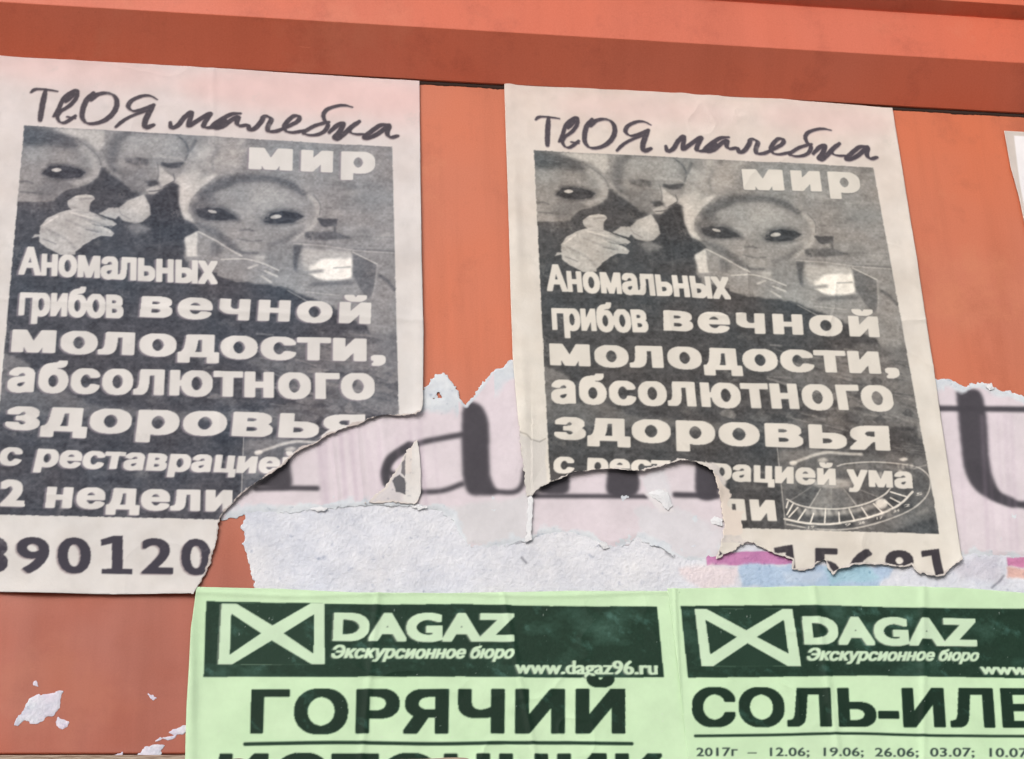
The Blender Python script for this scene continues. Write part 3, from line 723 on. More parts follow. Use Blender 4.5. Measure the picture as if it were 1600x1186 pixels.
l_ = extrude_profile('lower_ledge', [(.02, zb - .001), (-.0012, zb - .0012), (-.0016, zb - .004), (-.0016, zb - .08), (.02, zb - .08)], M_ledge, .0006)
tag(l_, 'grimy beige ledge strip along the bottom left below the orange panel', 'ledge')

# unseen pavement, added below the picture only to return daylight to the rail's underside
M_gr = bpy.data.materials.new('concrete paving'); M_gr.use_nodes = True
_b = M_gr.node_tree.nodes['Principled BSDF']; _b.inputs['Roughness'].default_value = .9
_n = M_gr.node_tree.nodes.new('ShaderNodeTexNoise'); _n.inputs['Scale'].default_value = 90
_r = M_gr.node_tree.nodes.new('ShaderNodeValToRGB'); _r.color_ramp.elements[0].color = (.22, .215, .20, 1); _r.color_ramp.elements[1].color = (.38, .37, .35, 1)
M_gr.node_tree.links.new(_n.outputs['Fac'], _r.inputs[0]); M_gr.node_tree.links.new(_r.outputs[0], _b.inputs['Base Color'])
tag(mesh_obj('ground', [(-60, -80, -1.5), (60, -80, -1.5), (60, 20, -1.5), (-60, 20, -1.5)], [(0, 1, 2, 3)], M_gr), 'pale concrete pavement in front of the panel', None, None, 'structure')

# dark bead along the rail's foot: grime, with the seam's shadow put into its colour
M_dirt_shade = bpy.data.materials.new('dirt'); M_dirt_shade.use_nodes = True
_b = M_dirt_shade.node_tree.nodes['Principled BSDF']; _b.inputs['Base Color'].default_value = (.035, .018, .014, 1); _b.inputs['Roughness'].default_value = 1
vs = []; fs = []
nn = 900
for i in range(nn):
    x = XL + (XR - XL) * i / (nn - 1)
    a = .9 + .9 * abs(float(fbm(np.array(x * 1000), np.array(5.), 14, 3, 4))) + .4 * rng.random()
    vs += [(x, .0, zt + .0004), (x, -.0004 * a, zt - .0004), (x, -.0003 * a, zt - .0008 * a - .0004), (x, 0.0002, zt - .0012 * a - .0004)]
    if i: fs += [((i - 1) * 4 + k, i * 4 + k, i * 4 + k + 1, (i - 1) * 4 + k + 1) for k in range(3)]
o = mesh_obj('grime_line', vs, fs, M_dirt_shade); o.parent = r_; 

# ------------------------------------------------------------------ paper materials
MP = paper_mat('office paper', .8, .3, .25)
MF = paper_mat('torn fibre', .95, 1.0, .1, 700, .05)
MG = paper_mat('green paper', .65, .3, .25)
FIB = np.array([216, 218, 227.])

# ------------------------------------------------------------------ lowest layer: peeled poster (fibrous backing + printed layer)
big = bpy.data.objects.new('peeled_poster', None); sc.collection.objects.link(big)
bx, bz = wall(900, 900); big.location = (float(bx) / 1000, 0, float(bz) / 1000)
tag(big, 'old white poster with huge blurred letters, peeled to white fibre, beneath the grey posters', 'poster')

def speckle(X, Z, a=6):
    a = a * 1.45
    n = fbm(X, Z, 2.2, 61, 4, .65) * a + fbm(X, Z, 14, 66, 3) * a * .7
    r = np.abs(fbm(X, Z, 5, 71, 4, .6)); r2 = np.clip(.05 - r, 0, .05) / .05 * (noise(X, Z, 9, 72) > .1)
    n = n + fbm(X, Z, 5, 63, 2) * a * .7 - r2 * a * .9 - np.clip(fbm(X, Z, 2.6, 74, 3) - .5, 0, 1) * 110
    return n[..., None] * np.array([1.1, 1.0, .8])
def blotch(px, py, c, P, col, soft, amt=1.0, rag=6):
    qx = px + fbm(px, py, 18, 80, 4) * rag; qy = py + fbm(px, py, 18, 90, 4) * rag
    m = inside(P, qx, qy).astype(float) * 1.0
    d = seg_dist(P, qx, qy, True)
    m = sstep(-soft, soft, np.where(m > 0, d, -d))[..., None] * amt
    return c * (1 - m) + np.array(col, float) * m
def col_back(px, py, X, Z, dt):
    c = np.zeros(X.shape + (3,)) + FIB
    c = c + fbm(X, Z, 30, 6, 3)[..., None] * np.array([4, 2, -2.])
    c = blotch(px, py, c, [(1100, 864), (1236, 862), (1238, 882), (1104, 884)], (192, 128, 174), 1.5, .95, 2)
    c = blotch(px, py, c, [(1060, 884), (1160, 884), (1150, 915), (1100, 925), (1060, 900)], (226, 212, 216), 6, .8)
    c = blotch(px, py, c, [(1156, 883), (1300, 884), (1400, 886), (1385, 905), (1360, 920), (1160, 918)], (172, 194, 220), 4, .9)
    c = blotch(px, py, c, [(1290, 886), (1360, 884), (1372, 905), (1300, 915)], (160, 200, 214), 5, .7)
    c = blotch(px, py, c, [(1220, 893), (1290, 892), (1270, 915), (1230, 910)], (200, 212, 228), 5, .6)
    c = blotch(px, py, c, [(1480, 880), (1560, 870), (1570, 910), (1500, 905)], (196, 190, 202), 8, .5)
    c = blotch(px, py, c, [(1572, 872), (1640, 872), (1640, 888), (1574, 886)], (198, 112, 156), 2, .8, 3)
    c = blotch(px, py, c, [(1572, 888), (1640, 888), (1640, 912), (1574, 902)], (216, 160, 146), 3, .7, 4)
    # crease lines in the fibre
    for P, w in (([(806, 850), (825, 846)], 1.2), ([(815, 872), (822, 880)], 2), ([(1550, 918), (1562, 908), (1568, 900)], 2.0), ([(1042, 864), (1052, 870)], 3)):
        d = seg_dist(P, px, py); c = c - (sstep(w * 1.8, 0, d) * 60)[..., None]
    # thin remains near the left rim let the orange show through the fibre
    return c + speckle(X, Z, 6)
def rel_back(px, py, X, Z, dt, dc):
    return .35 + fbm(X, Z, 2.6, 61, 5, .68) * .24 * sstep(0, 2, dc) + fbm(X, Z, 12, 20, 3) * .15
back = sheet('fibre_backing', [('torn', [(381, 790), (383, 812), (377, 822), (384, 838), (379, 850), (384, 862), (386, 874), (393, 888), (391, 896), (398, 905), (396, 914), (404, 930), (408, 960)]), ('cut', [(420, 975), (1650, 980), (1650, 860), (1400, 800), (900, 780), (600, 770)])], col_back, rel_back, MF, .5, big, rag=.7)
tag(back, 'rough bluish white paper fibre band where the print has peeled away')

SER = np.array([70, 67, 74.])
xs0, zs0 = wall(330, 560); 
def fU(px, py):
    x, z = wall(px, py); return x + 160, 70 - z
artU = Art(470, 190, 3.0, fU, (218, 208, 215))
artU.bf = .6
artU.mottle(5, 22, 3, (1, .6, .9)); artU.mottle(2.5, 3, 5)
def US(P, w, blur=5, curve=True, alpha=.97, col=SER): artU.stroke(P, w, col, blur, alpha, None, curve)
def UP(P, blur=4.5, alpha=.97, col=SER):
    P = smooth_curve(list(P) + [P[0]], 4)[:-1]; artU.poly(P, col, blur, alpha)
# foot of the first letter, the "a", feet of the "m", the "t"
UP([(398, 760), (430, 735), (449, 715), (454, 735), (452, 764)], 4); US([(400, 765), (450, 763), (496, 764)], 8, 3, False)
UP([(722, 645), (727, 632), (740, 629), (754, 638), (763, 662), (764, 700), (766, 745), (776, 771), (755, 775), (732, 772), (723, 745), (721, 690)], 4)
US([(722, 680), (690, 686), (655, 694), (620, 712), (602, 735), (602, 750)], 9, 3.5); US([(640, 697), (610, 718), (602, 740), (604, 756)], 14, 3)
US([(722, 757), (690, 768), (650, 770)], 8, 3.5); US([(650, 770), (620, 745), (602, 738)], 10, 4)
US([(765, 768), (800, 770), (815, 760), (820, 735)], 8, 3.5)
UP([(842, 765), (858, 735), (884, 735), (887, 770), (850, 772)], 3.5); UP([(949, 735), (993, 735), (994, 773), (950, 773)], 3.5); UP([(1087, 715), (1120, 715), (1120, 776), (1088, 776)], 3.5)
US([(832, 776), (920, 776), (1012, 777)], 7, 3, False); US([(1054, 774), (1120, 776)], 9, 3, False)
UP([(1493, 612), (1530, 612), (1541, 660), (1545, 720), (1556, 760), (1580, 784), (1640, 792), (1640, 798), (1575, 790), (1530, 772), (1508, 740), (1500, 690)], 4)
US([(1460, 639), (1650, 641)], 9, 3, False); US([(1540, 760), (1575, 786), (1650, 790)], 9, 4); US([(1530, 735), (1548, 770), (1580, 786)], 16, 4)
US([(1466, 700), (1474, 740), (1470, 770)], 6, 5, alpha=.4)
US([(475, 640), (470, 560)], 3, 3, alpha=.2)
# faint vertical rubs in the pink area
for k in range(26):
    x = rng.uniform(490, 680); US([(x, 660 + rng.uniform(-20, 30)), (x + rng.uniform(4, 16), 790)], rng.uniform(2, 6), 3, False, .18, np.array([178, 160, 178.]))
for k in range(14):
    x = rng.uniform(1485, 1640); US([(x, 650), (x + 10, 860)], rng.uniform(2, 5), 3, False, .12, np.array([180, 160, 180.]))
def col_U(px, py, X, Z, dt):
    c = artU.sample(px, py).astype(float)
    c = blotch(px, py, c, [(1000, 745), (1035, 735), (1050, 760), (1050, 790), (1130, 830), (1128, 860), (1090, 885), (1000, 850), (990, 800), (1020, 790)], (214, 212, 218), 5, .9, 10)
    c = blotch(px, py, c, [(1006, 770), (1040, 765), (1052, 800), (1030, 800)], (224, 220, 223), 3, .9, 4)
    c = blotch(px, py, c, [(690, 796), (830, 772), (832, 850), (700, 850)], (208, 207, 211), 6, .85, 8)
    c = blotch(px, py, c, [(1105, 845), (1130, 820), (1140, 872), (1100, 880)], (213, 209, 215), 4, .7, 5)
    w = 3.0 + 3.0 * fbm(X, Z, 8, 5, 3)
    up = (py < 660)                                              # wide feathered fibre at the upper tears
    w = np.where(up, 7.5 + 5 * fbm(X, Z, 9, 5, 4), np.maximum(w, .3) * .45)
    w = np.where(py > 775, 3.0 + 5.5 * fbm(X, Z, 8, 15, 5, .6), w)
    w = np.where((py < 700) & (px < 650), .4, w)
    w = np.where(up & (px > 716) & (px < 772), w * .22, w); w = np.where(up & (px > 1475), w * .5, w)
    m = sstep(w * 1.25, w * .6, dt)[..., None]
    fib = np.array([211, 216, 223.]) + speckle(X, Z, 6)
    c = c * (1 - m) + fib * m
    return c + (fbm(X, Z, 1.5, 33, 2) * 2.5)[..., None]
def rel_U(px, py, X, Z, dt, dc):
    r = .72 + fbm(X, Z, 22, 21, 3) * .28 + fbm(X, Z, 3, 23, 3) * .08 + fbm(X, Z, 10, 22, 3) * .15
    r = r + np.exp(-dt / 1.5) * (.1 + .35 * fbm(X, Z, 10, 24, 2)) - .25 * sstep(.9, 0, dt)
    lowz = sstep(785, 800, py) * sstep(3.5, 0, dt); r = r * (1 - lowz) + (.24 + .75 * np.clip(fbm(X, Z, 16, 29, 2) - .12, 0, 1) + fbm(X, Z, 3, 28, 3) * .1) * lowz
    r = r + .35 * np.exp(-((px - 828) / 5) ** 2) * sstep(765, 780, py)
    for x, s_ in ((560, 5), (600, 7), (520, 4)): r = r + .32 * np.exp(-((px - x - (py - 700) * .1) / s_) ** 2)
    return r
U_seg = [('torn', [(340, 806), (345, 814), (385, 807), (427, 805), (459, 801), (487, 796), (515, 795), (550, 791), (571, 791), (641, 793), (683, 799), (704, 812), (716, 833), (730, 855), (760, 859), (790, 853), (806, 850), (825, 847), (843, 839), (869, 836), (898, 839), (922, 844), (937, 852), (958, 857), (974, 852), (998, 844), (1016, 852), (1042, 863), (1069, 878), (1095, 881), (1121, 873), (1136, 862)]),
         ('cut', [(1142, 850), (1480, 862), (1482, 888)]), ('torn', [(1484, 890), (1494, 878), (1506, 873), (1525, 868), (1550, 871), (1575, 872), (1600, 873)]), ('cut', [(1650, 874), (1650, 640)]),
         ('torn', [(1600, 621), (1583, 614), (1562, 610), (1545, 600), (1529, 599), (1503, 604), (1486, 594), (1461, 593)]), ('cut', [(1430, 580), (830, 560)]),
         ('torn', [(798, 563), (788, 574), (770, 580), (756, 595), (742, 616), (728, 633), (720, 625), (707, 598), (699, 587), (690, 583), (681, 586), (672, 599), (660, 613)]), ('cut', [(640, 630), (500, 650), (400, 720), (340, 780)])]
pl = sheet('printed_layer', U_seg, col_U, rel_U, MP, .42, big, holes=[[(679, 624), (686, 616), (694, 624)]], rag=.8, thick=.00006)
tag(pl, 'pinkish white printed layer with huge blurred serif letters')
# a lifted strip of paper at the vertical step between the two peeled areas
def col_flap(px, py, X, Z, dt):
    c = np.zeros(X.shape + (3,)) + np.array([222, 223, 227.]); return c + speckle(X, Z, 3)
fl = sheet('loose_strip', [('torn', [(823, 780), (828, 776), (832, 784), (831, 815), (830, 846), (820, 848), (822, 820), (824, 800)])], col_flap,
           lambda px, py, X, Z, dt, dc: 1.55 + .5 * sstep(818, 832, px), MF, .35, big, rag=.4)
tag(fl, 'small lifted white strip')

for P in ([(1004, 772), (1018, 768), (1032, 766), (1042, 772), (1050, 790), (1044, 800), (1030, 786), (1016, 778)],
          [(1104, 812), (1116, 808), (1128, 814), (1130, 826), (1120, 822), (1110, 819)], 
          [(1538, 604), (1548, 600), (1554, 608), (1545, 612)], [(640, 792), (652, 788), (664, 794), (655, 798)], [(484, 796), (500, 792), (512, 797), (498, 801)], [(936, 852), (944, 849), (952, 857), (942, 859)]):
    cx_ = sum(p[0] for p in P) / len(P); fkx = rng.uniform(-.05, .05)
    fk = sheet('paper_flake', [('torn', P)], col_flap, lambda px, py, X, Z, dt, dc: 1.0 + .55 * sstep(0, 3, dt) + (px - cx_) * fkx, MF, .3, big, rag=.5, thick=.00005)

# ------------------------------------------------------------------ the two grey printed posters
def crease(X, Z, sc_, seed):
    n = np.abs(fbm(X, Z, sc_, seed, 3)); return np.clip(1 - n / .16, 0, 1) ** 2 * np.clip(noise(X, Z, sc_ * 1.3, seed + 2) + .3, 0, 1)
def lift_line(P, px, py):
    return seg_dist(P, px, py) / 3.1
def col_grey(art, right):
    def f(px, py, X, Z, dt):
        c = art.sample(px, py).astype(float)
        w = (.5 + 2.2 * fbm(X, Z, 6, 5, 5, .6)); w = np.maximum(w, .05)
        if right:
            near = (px > 1100) & (px < 1160) & (py < 850); w = np.where(near, 4 + 4 * fbm(X, Z, 6, 8, 3), w)
            w = np.where(py > 865, .9 + .8 * fbm(X, Z, 4, 8, 3), w)
        m = sstep(w * 1.2, w * .7, dt)[..., None]
        fib = np.array([210, 203, 198.]) if right else np.array([192, 182, 178.])
        c = c * (1 - m) + (fib + speckle(X, Z, 5)) * m
        if right:
            # print scuffed off beside the tear, and a peeled left margin
            c = blotch(px, py, c, [(1108, 735), (1122, 745), (1140, 775), (1135, 795), (1160, 800), (1158, 835), (1120, 840), (1112, 780)], (222, 210, 200), 1.2, 1.0, 7)
            c = blotch(px, py, c, [(800, 640), (806, 676), (830, 690), (852, 690), (853, 780), (815, 782), (812, 700)], (208, 204, 200), 2, .9, 3)
            d = seg_dist([(811, 678), (822, 682), (830, 690), (842, 693), (851, 688)], px, py); c = c - (sstep(2.2, 0, d) * 38)[..., None]
            d = seg_dist([(800, 560), (808, 640), (812, 680)], px, py); c = c + (sstep(6, 0, d) * 6)[..., None]
        return c
    return f
def rel_L(px, py, X, Z, dt, dc):
    r = 1.6 + fbm(X, Z, 38, 31, 2) * .7 + fbm(X, Z, 9, 33, 3) * .13 + crease(X, Z, 42, 81) * .5
    r = r + np.exp(-dt / 6) * (1.5 + .9 * fbm(X, Z, 14, 38, 3)) * sstep(330, 420, px) + np.exp(-dt / 1.0) * fbm(X, Z, 2.2, 39, 2) * .3
    r = r + .7 * np.exp(-dc / 4) * sstep(600, 560, py) * 0 + .55 * np.exp(-((py - 930) / 14) ** 2) * (1 + .8 * np.sin(px / 38))
    r = r + .5 * np.exp(-((px - 657) / 10) ** 2) * sstep(150, 400, py)
    r = r + .3 * np.exp(-((py - 470 - px * .05) / 5) ** 2) + .3 * np.exp(-((px - 330 - py * .02) / 6) ** 2)
    return np.maximum(r, .9)
def rel_R(px, py, X, Z, dt, dc):
    r = 1.6 + fbm(X, Z, 38, 35, 2) * .7 + fbm(X, Z, 9, 37, 3) * .13 + crease(X, Z, 42, 88) * .5
    r = r + np.exp(-dt / 3) * (.3 + .5 * fbm(X, Z, 8, 38, 3)) + np.exp(-dt / 1.0) * fbm(X, Z, 2.2, 39, 2) * .3 + np.exp(-dt / 5) * 1.6 * sstep(790, 760, py) * (px > 830)
    r = r + .45 * np.exp(-((px - 795 - (py - 125) * .045) / 9) ** 2) * (1 + .8 * np.sin(py / 45))
    r = r + .4 * np.exp(-((px - 1393 - (py - 172) * .151) / 10) ** 2)
    return np.maximum(r, .95)
L_seg = [('cut', [(-26, 82), (0, 84.5), (120, 91), (300, 107), (470, 118), (655, 129), (656, 240), (658, 400), (661, 520), (660, 640)]),
         ('torn', [(658, 646), (648, 651), (627, 654), (606, 652), (585, 654.5), (564, 665), (539, 672), (515, 682), (494, 696), (473, 703), (455, 717), (445, 728), (427, 742), (410, 752), (392, 763), (378, 773), (361, 791), (347, 808), (341, 819), (339, 845), (333, 865), (329, 882), (322, 895), (316, 906), (310, 918)]),
         ('cut', [(303, 930), (180, 931), (60, 929), (0, 927), (-70, 924)])]
pL = sheet('grey_poster', L_seg, col_grey(artL, False), rel_L, MP, .4, rag=.42, thick=.00008)
tag(pL, 'left grey alien poster, large numbers at the bottom, its lower right corner torn off', 'poster', 'grey alien posters pasted under the rail')
R_seg = [('cut', [(787, 125), (900, 132), (1080, 144), (1250, 160), (1393, 171), (1412, 290), (1437, 450), (1460, 600), (1480, 740), (1500, 872)]),
         ('torn', [(1500, 876), (1488, 886), (1480, 894), (1472, 902), (1459, 903), (1445, 899), (1431, 897), (1422, 884), (1411, 889), (1400, 887), (1386, 885), (1372, 884), (1350, 884), (1331, 885), (1319, 890), (1308, 892), (1300, 900), (1292, 892), (1287, 879), (1275, 881), (1269, 891), (1255, 893), (1237, 891), (1236, 876), (1228, 873), (1206, 866), (1184, 855), (1175, 852), (1156, 853), (1147, 862), (1131, 869), (1117, 876), (1122, 860), (1128, 840), (1130, 819), (1125, 790), (1121, 770), (1116, 755), (1111, 739), (1092, 729), (1074, 724), (1053, 725), (1037, 731), (1016, 736), (995, 740), (964, 738), (940, 737), (911, 741), (895, 742), (880, 749), (859, 758), (843, 765), (832, 776), (822, 779), (818, 740), (812, 700)]),
         ('cut', [(810, 675), (804, 610), (800, 560), (796, 420), (791, 260)])]
pR = sheet('grey_poster', R_seg, col_grey(artR, True), rel_R, MP, .4, rag=.48, thick=.00008, holes=[[(1158, 852), (1168, 849), (1178, 852), (1170, 855)]])
tag(pR, 'right grey alien poster, roulette wheel picture showing beside a big ragged tear', 'poster', 'grey alien posters pasted under the rail')

# remnant of the left poster's margin still stuck to the peeled poster
def col_rem(px, py, X, Z, dt):
    c = artL.sample(px, py).astype(float)
    c = np.where((px > 631)[..., None] & (px < 643)[..., None] & (py < 742)[..., None], np.array([220, 212, 208.]), c)
    c = blotch(px, py, c, [(560, 780), (612, 740), (629, 700), (630, 800), (580, 800)], (212, 206, 208), 3, .95, 4)
    c = blotch(px, py, c, [(612, 752), (626, 742), (632, 748), (632, 775), (618, 772)], (92, 92, 98), 1.2, .95, 5)
    c = blotch(px, py, c, [(629, 712), (633, 705), (633, 745), (628, 740)], (96, 94, 100), 1, .8, 4)
    m = sstep(1.2, .4, dt + .5 * noise(X, Z, 2, 4))[..., None]
    return c * (1 - m) + np.array([214, 206, 202.]) * m + speckle(X, Z, 3)
rem = sheet('poster_scrap', [('cut', [(651, 689), (655, 712), (657, 740), (657, 772)]), ('torn', [(654, 784), (648, 791), (634, 789), (613, 786), (585, 788), (571, 788), (588, 774), (601, 764), (612, 748), (618, 736), (630, 714), (640, 700)])],
            col_rem, lambda px, py, X, Z, dt, dc: 1.3 + np.exp(-((px - 657) / 9) ** 2) * .9 + fbm(X, Z, 6, 5, 3) * .15, MP, .35, rag=.5)
tag(rem, 'small torn scrap with a cream strip stuck over the huge blurred letter a', 'paper scrap')

# ------------------------------------------------------------------ green flyers
GP = np.array([200, 228, 190.]); GD = np.array([22, 50, 36.])
def fG(ox, oz):
    def f(px, py):
        x, z = wall(px, py); return x - ox, oz - z
    return f
def green(art, Z, header, logo, rows, right):
    art.mottle(3.5, 20, 9 + right, (1, .4, 1)); art.mottle(2, 2, 5)
    art.poly(header, GD, .8, 1, Z)
    X, Y = np.meshgrid(np.arange(art.W) / art.r, np.arange(art.H) / art.r)
    hm = gauss((art.c.sum(2) < 330).astype(np.float32), 1)
    sm = np.clip(fbm(X * .8, Y * 1.3, 14, 21 + right, 6, .62) - .04, 0, 1) * 1.3 
    art.c += ((np.clip(sm, 0, 1) * hm)[..., None] * np.array([40, 44, 46.])).astype(np.float32)
    art.c += ((fbm(X, Y, .9, 27, 2) * 5) * hm)[..., None].astype(np.float32)
    LG = GP + np.array([0, -4, 4.])
    gsh = np.array([120, 130, 118.])
    for s_, col, al in ((-6 if not right else -2, gsh, .7), (0, LG, 1)):
        for i, P in enumerate(logo):
            if i == 0: art.poly([(x + s_, y + abs(s_) * .3) for x, y in P], col, .7, al, Z)
            elif s_ == 0 or True: art.poly([(x + s_ * .6, y) for x, y in P], GD + 4, .7, 1 if s_ == 0 else .6, Z)
    gh = (-3, 1, gsh, .75)
    for t, q, col, bx_, by_, ref, kw in rows:
        lt = isinstance(col, str) and col == 'l'
        art.text(t, q, LG if lt else GD - 8 if isinstance(col, str) else col, bx_, by_, ref, Z=Z, ghost=(gh if lt else None), wob=.6, **kw)
    # dark letters are rubbed: light scratches
    dm = gauss(((art.c.sum(2) < 300)).astype(np.float32), .8)
    sc_ = np.clip(fbm(X + Y * .3, Y * 1.3 - X * .7, 9, 45 + right, 6, .68) - .24, 0, 1) * 1.5
    art.c += ((np.clip(sc_, 0, 1) * dm)[..., None] * np.array([52, 62, 68.])).astype(np.float32)
    sp = (noise(X, Y, .8, 47) > .93) & (noise(X, Y, 9, 48) > .2)
    art.c = np.where(sp[..., None], art.c * .4 + 130, art.c)
ZG1 = (290, 900, .475); ZG2 = (1040, 880, .35)
ax, az = wall(285, 915); fG1 = fG(ax - 3, az + 3)
artG1 = Art(262, 118, 4.5, fG1, GP)
green(artG1, ZG1, [(68, 87), (300, 92), (640, 98), (900, 96), (1200, 103), (1548, 104), (1571, 337), (1200, 338), (900, 334), (500, 336), (59, 335)],
      [[(118, 95), (456, 94), (457, 294), (107, 294)], [(150, 128), (145, 262), (248, 192)], [(422, 130), (420, 260), (322, 192)], [(166, 94), (412, 93), (285, 166)], [(152, 295), (414, 295), (283, 216)]],
      [('DAGAZ', [(482, 218), (1080, 220), (1080, 120), (487, 118)], 'l', .055, .05, 'cap', dict(wx=1.12, gap=1.05)),
       ('Экскурсионное бюро', [(478, 275), (1080, 275), (1080, 242), (478, 240)], 'l', .05, .034, 'x', dict(shear=.32)),
       ('www.dagaz96.ru', [(1080, 325), (1552, 328), (1550, 291), (1082, 289)], 'l', .045, .014, 'x', dict(wx=.9)),
       ('ГОРЯЧИЙ', [(210, 522), (1445, 522), (1445, 372), (215, 375)], 'd', .055, .035, 'cap', dict(wx=1.12, gap=1.12)),
       ('ИСТОЧНИК', [(100, 732), (1570, 732), (1566, 585), (110, 585)], 'd', .055, .035, 'cap', dict(wx=1.12, gap=1.08))], 0)
artG1.stroke([(195, 556), (500, 551), (800, 555), (1100, 552), (1465, 555)], 12, GD - 8, .8, .95, ZG1)
ax2, az2 = wall(1035, 915); fG2 = fG(ax2 - 3, az2 + 3)
artG2 = Art(262, 118, 4.5, fG2, GP)
green(artG2, ZG2, [(62, 198), (300, 196), (700, 194), (1000, 204), (1600, 210), (2300, 218), (2330, 530), (1600, 520), (900, 508), (400, 515), (95, 518)],
      [[(125, 211), (559, 211), (599, 466), (155, 466)], [(173, 260), (194, 414), (312, 336)], [(521, 260), (542, 410), (402, 336)], [(176, 210), (517, 210), (354, 306)], [(207, 467), (540, 467), (360, 364)]],
      [('DAGAZ', [(612, 370), (1385, 378), (1375, 245), (600, 235)], 'l', .055, .05, 'cap', dict(wx=1.12, gap=1.05)),
       ('Экскурсионное бюро', [(625, 442), (1393, 443), (1393, 402), (622, 397)], 'l', .05, .034, 'x', dict(shear=.32)),
       ('www.dagaz96.ru', [(1397, 502), (2040, 508), (2036, 466), (1393, 460)], 'l', .045, .014, 'x', dict(wx=.9)),
       ('СОЛЬ-ИЛЕЦК', [(112, 735), (2080, 742), (2060, 562), (110, 560)], 'd', .055, .035, 'cap', dict(wx=1.12, gap=1.06)),
       ('2017г  –  12.06;  19.06;  26.06;  03.07;  10.07;', [(132, 866), (1625, 870), (1625, 828), (132, 826)], np.array([52, 70, 64.]), .02, .012, 'cap', dict(wx=.9, gap=1.05))], 1)
artG2.stroke([(127, 777), (500, 772), (820, 766), (1200, 775), (1600, 778), (2060, 780)], 12, GD - 8, .8, .95, ZG2)
def col_green(art, right):
    def f(px, py, X, Z, dt):
        c = art.sample(px, py).astype(float)
        if right:
            c = blotch(px, py, c, [(1575, 905), (1600, 912), (1600, 932), (1580, 925)], (200, 206, 200), 3, .6, 4)
            d = np.abs(px - 1054 - (py - 950) * .05); c = c - (sstep(2.5, 0, d) * 9)[..., None] * (py > 940)[..., None]
        return c
    return f
def rel_G1(px, py, X, Z, dt, dc):
    r = 1.7 + fbm(X, Z, 30, 41, 2) * .35 + fbm(X, Z, 8, 43, 3) * .12 + crease(X, Z, 34, 83) * .5
    r = r + .9 * np.exp(-((px - 298) / 9) ** 2) * (1 + .4 * np.sin(py / 40)) + .5 * np.exp(-((px - 785 - (py - 930) * .2) / 5) ** 2)
    r = r + .5 * np.exp(-((px - 590 + (py - 930) * .1) / 6) ** 2) + .4 * np.exp(-((py - 930 - 3 * np.sin(px / 60)) / 4) ** 2)
    return r
def rel_G2(px, py, X, Z, dt, dc):
    r = 2.3 + fbm(X, Z, 30, 44, 2) * .4 + fbm(X, Z, 8, 46, 3) * .12 + crease(X, Z, 34, 93) * .5
    r = r + .4 * np.exp(-((px - 1054 - (py - 950) * .05) / 3) ** 2) + .55 * np.exp(-((px - 1270 - (py - 930) * .15) / 6) ** 2) + .5 * np.exp(-((px - 1440) / 6) ** 2)
    return r
g1 = sheet('green_flyer', [('cut', [(307, 919), (303, 950), (298, 985), (295, 1045), (291, 1110), (289, 1190), (286, 1260), (1100, 1262), (1080, 1100), (1060, 926), (900, 925), (700, 929), (560, 928), (440, 922)])], col_green(artG1, 0), rel_G1, MG, .42)
tag(g1, 'pale green tour flyer at the left, dark banner above the word ГОРЯЧИЙ', 'flyer', 'green flyers pasted along the bottom')
g2 = sheet('green_flyer', [('cut', [(1041, 922), (1052, 1000), (1062, 1090), (1073, 1190), (1082, 1262), (1750, 1262), (1720, 1100), (1690, 934), (1600, 929), (1500, 921), (1400, 918), (1280, 918), (1180, 920)])], col_green(artG2, 1), rel_G2, MG, .42)
tag(g2, 'pale green tour flyer at the right, banner above СОЛЬ-ИЛЕ and a line of dates', 'flyer', 'green flyers pasted along the bottom')

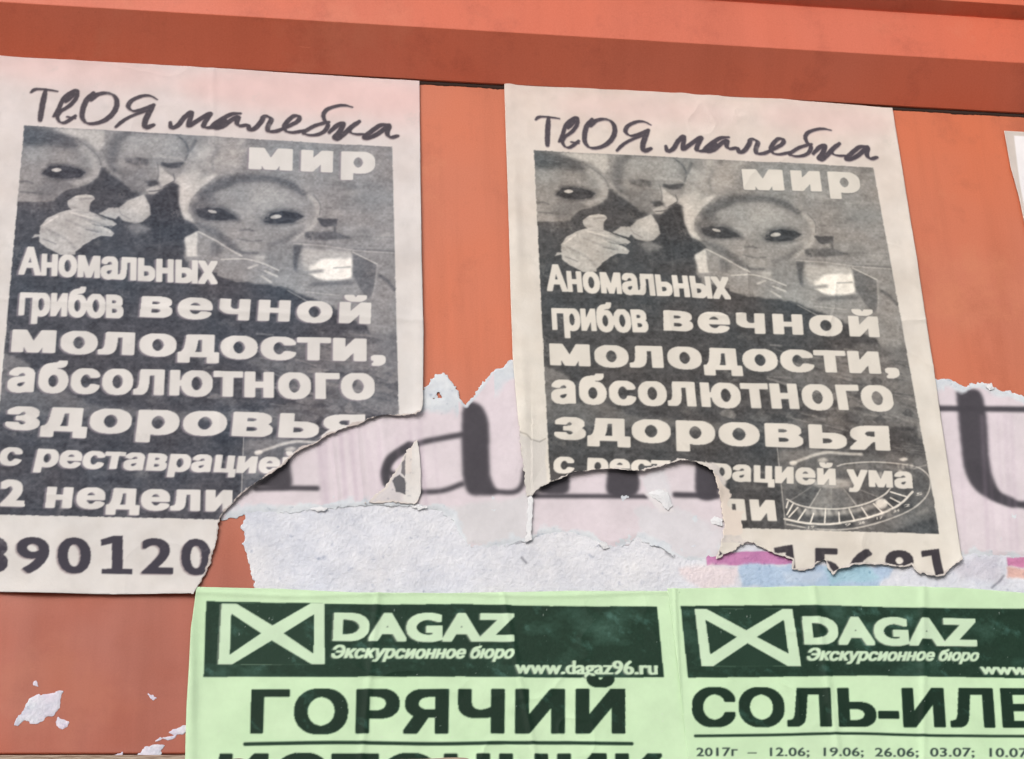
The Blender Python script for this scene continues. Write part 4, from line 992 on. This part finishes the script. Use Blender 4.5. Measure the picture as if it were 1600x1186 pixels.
# ------------------------------------------------------------------ white sheet at the right edge and residue scraps
def col_white(px, py, X, Z, dt):
    c = np.zeros(X.shape + (3,)) + np.array([212, 202, 196.])
    e = [(1583, 214), (1650, 217), (1700, 600), (1640, 560), (1600, 330), (1592, 290)]
    return blotch(px, py, c, e, (243, 240, 243), 1.0, 1.0, .5) + fbm(X, Z, 4, 4, 3)[..., None] * 2
ws = sheet('white_sheet', [('cut', [(1567, 207), (1640, 211), (1720, 216), (1760, 560), (1655, 580), (1628, 470), (1600, 355), (1590, 309), (1577, 262)])], col_white,
           lambda px, py, X, Z, dt, dc: .8 + .9 * np.exp(-dc / 5) + fbm(X, Z, 20, 9, 2) * .2, MP, .5)
tag(ws, 'sliver of a white paper sheet at the right edge of the orange panel', 'paper sheet')
def col_scrap(px, py, X, Z, dt):
    return np.zeros(X.shape + (3,)) + np.array([212, 208, 222.]) + speckle(X, Z, 9) + fbm(X, Z, 6, 4, 3)[..., None] * np.array([5, -6, 0])
rs = lambda px, py, X, Z, dt, dc: .12 + .16 * sstep(0, 1.2, dc) + fbm(X, Z, 1.6, 5, 3) * .08
S6 = .2411
def Q(P): return [(x * S6, 900 + y * S6) for x, y in P]
for name, P, lab in (
    ('paper_residue', [(375, 738), (415, 742), (395, 790), (390, 850), (350, 905), (300, 920), (240, 962), (200, 965), (165, 935), (110, 968), (90, 968), (105, 925), (140, 885), (165, 840), (185, 795), (240, 770), (300, 772)], 'largest white paper residue patch on the orange panel, lower left'),
    ('paper_residue', [(375, 905), (395, 925), (445, 945), (440, 975), (400, 990), (375, 985), (362, 950)], 'small round white paper residue just below the largest patch'),
    ('paper_residue', [(890, 1165), (940, 1110), (1000, 1095), (1065, 1100), (1040, 1135), (1045, 1165), (1010, 1200), (930, 1185)], 'white paper residue at the bottom edge beside the left green flyer'),
    ('paper_residue', [(1095, 1010), (1150, 985), (1225, 955), (1228, 1010), (1190, 1028), (1150, 1030), (1120, 1060), (1090, 1065), (1060, 1055), (1005, 1072), (1040, 1048), (1085, 1045), (1130, 1035)], 'thin streaky paper residue against the left green flyer'),
    ('paper_residue', [(740, 1165), (800, 1135), (795, 1160), (770, 1172)], 'tiny pointed white paper residue at the bottom of the orange panel'),
    ('paper_residue', [(960, 768), (985, 775), (1010, 792), (1000, 800), (975, 795)], 'tiny paper fleck left of the green flyer, halfway up the panel'),
    ('paper_residue', [(205, 690), (235, 680), (250, 720), (215, 712)], 'tiny faint paper fleck above the largest residue patch')):
    o = sheet(name, [('torn', Q(P))], col_scrap, rs, MF, .22, rag=.5)
    tag(o, lab, 'paper residue')
print('script', round(time.time() - T0, 1))
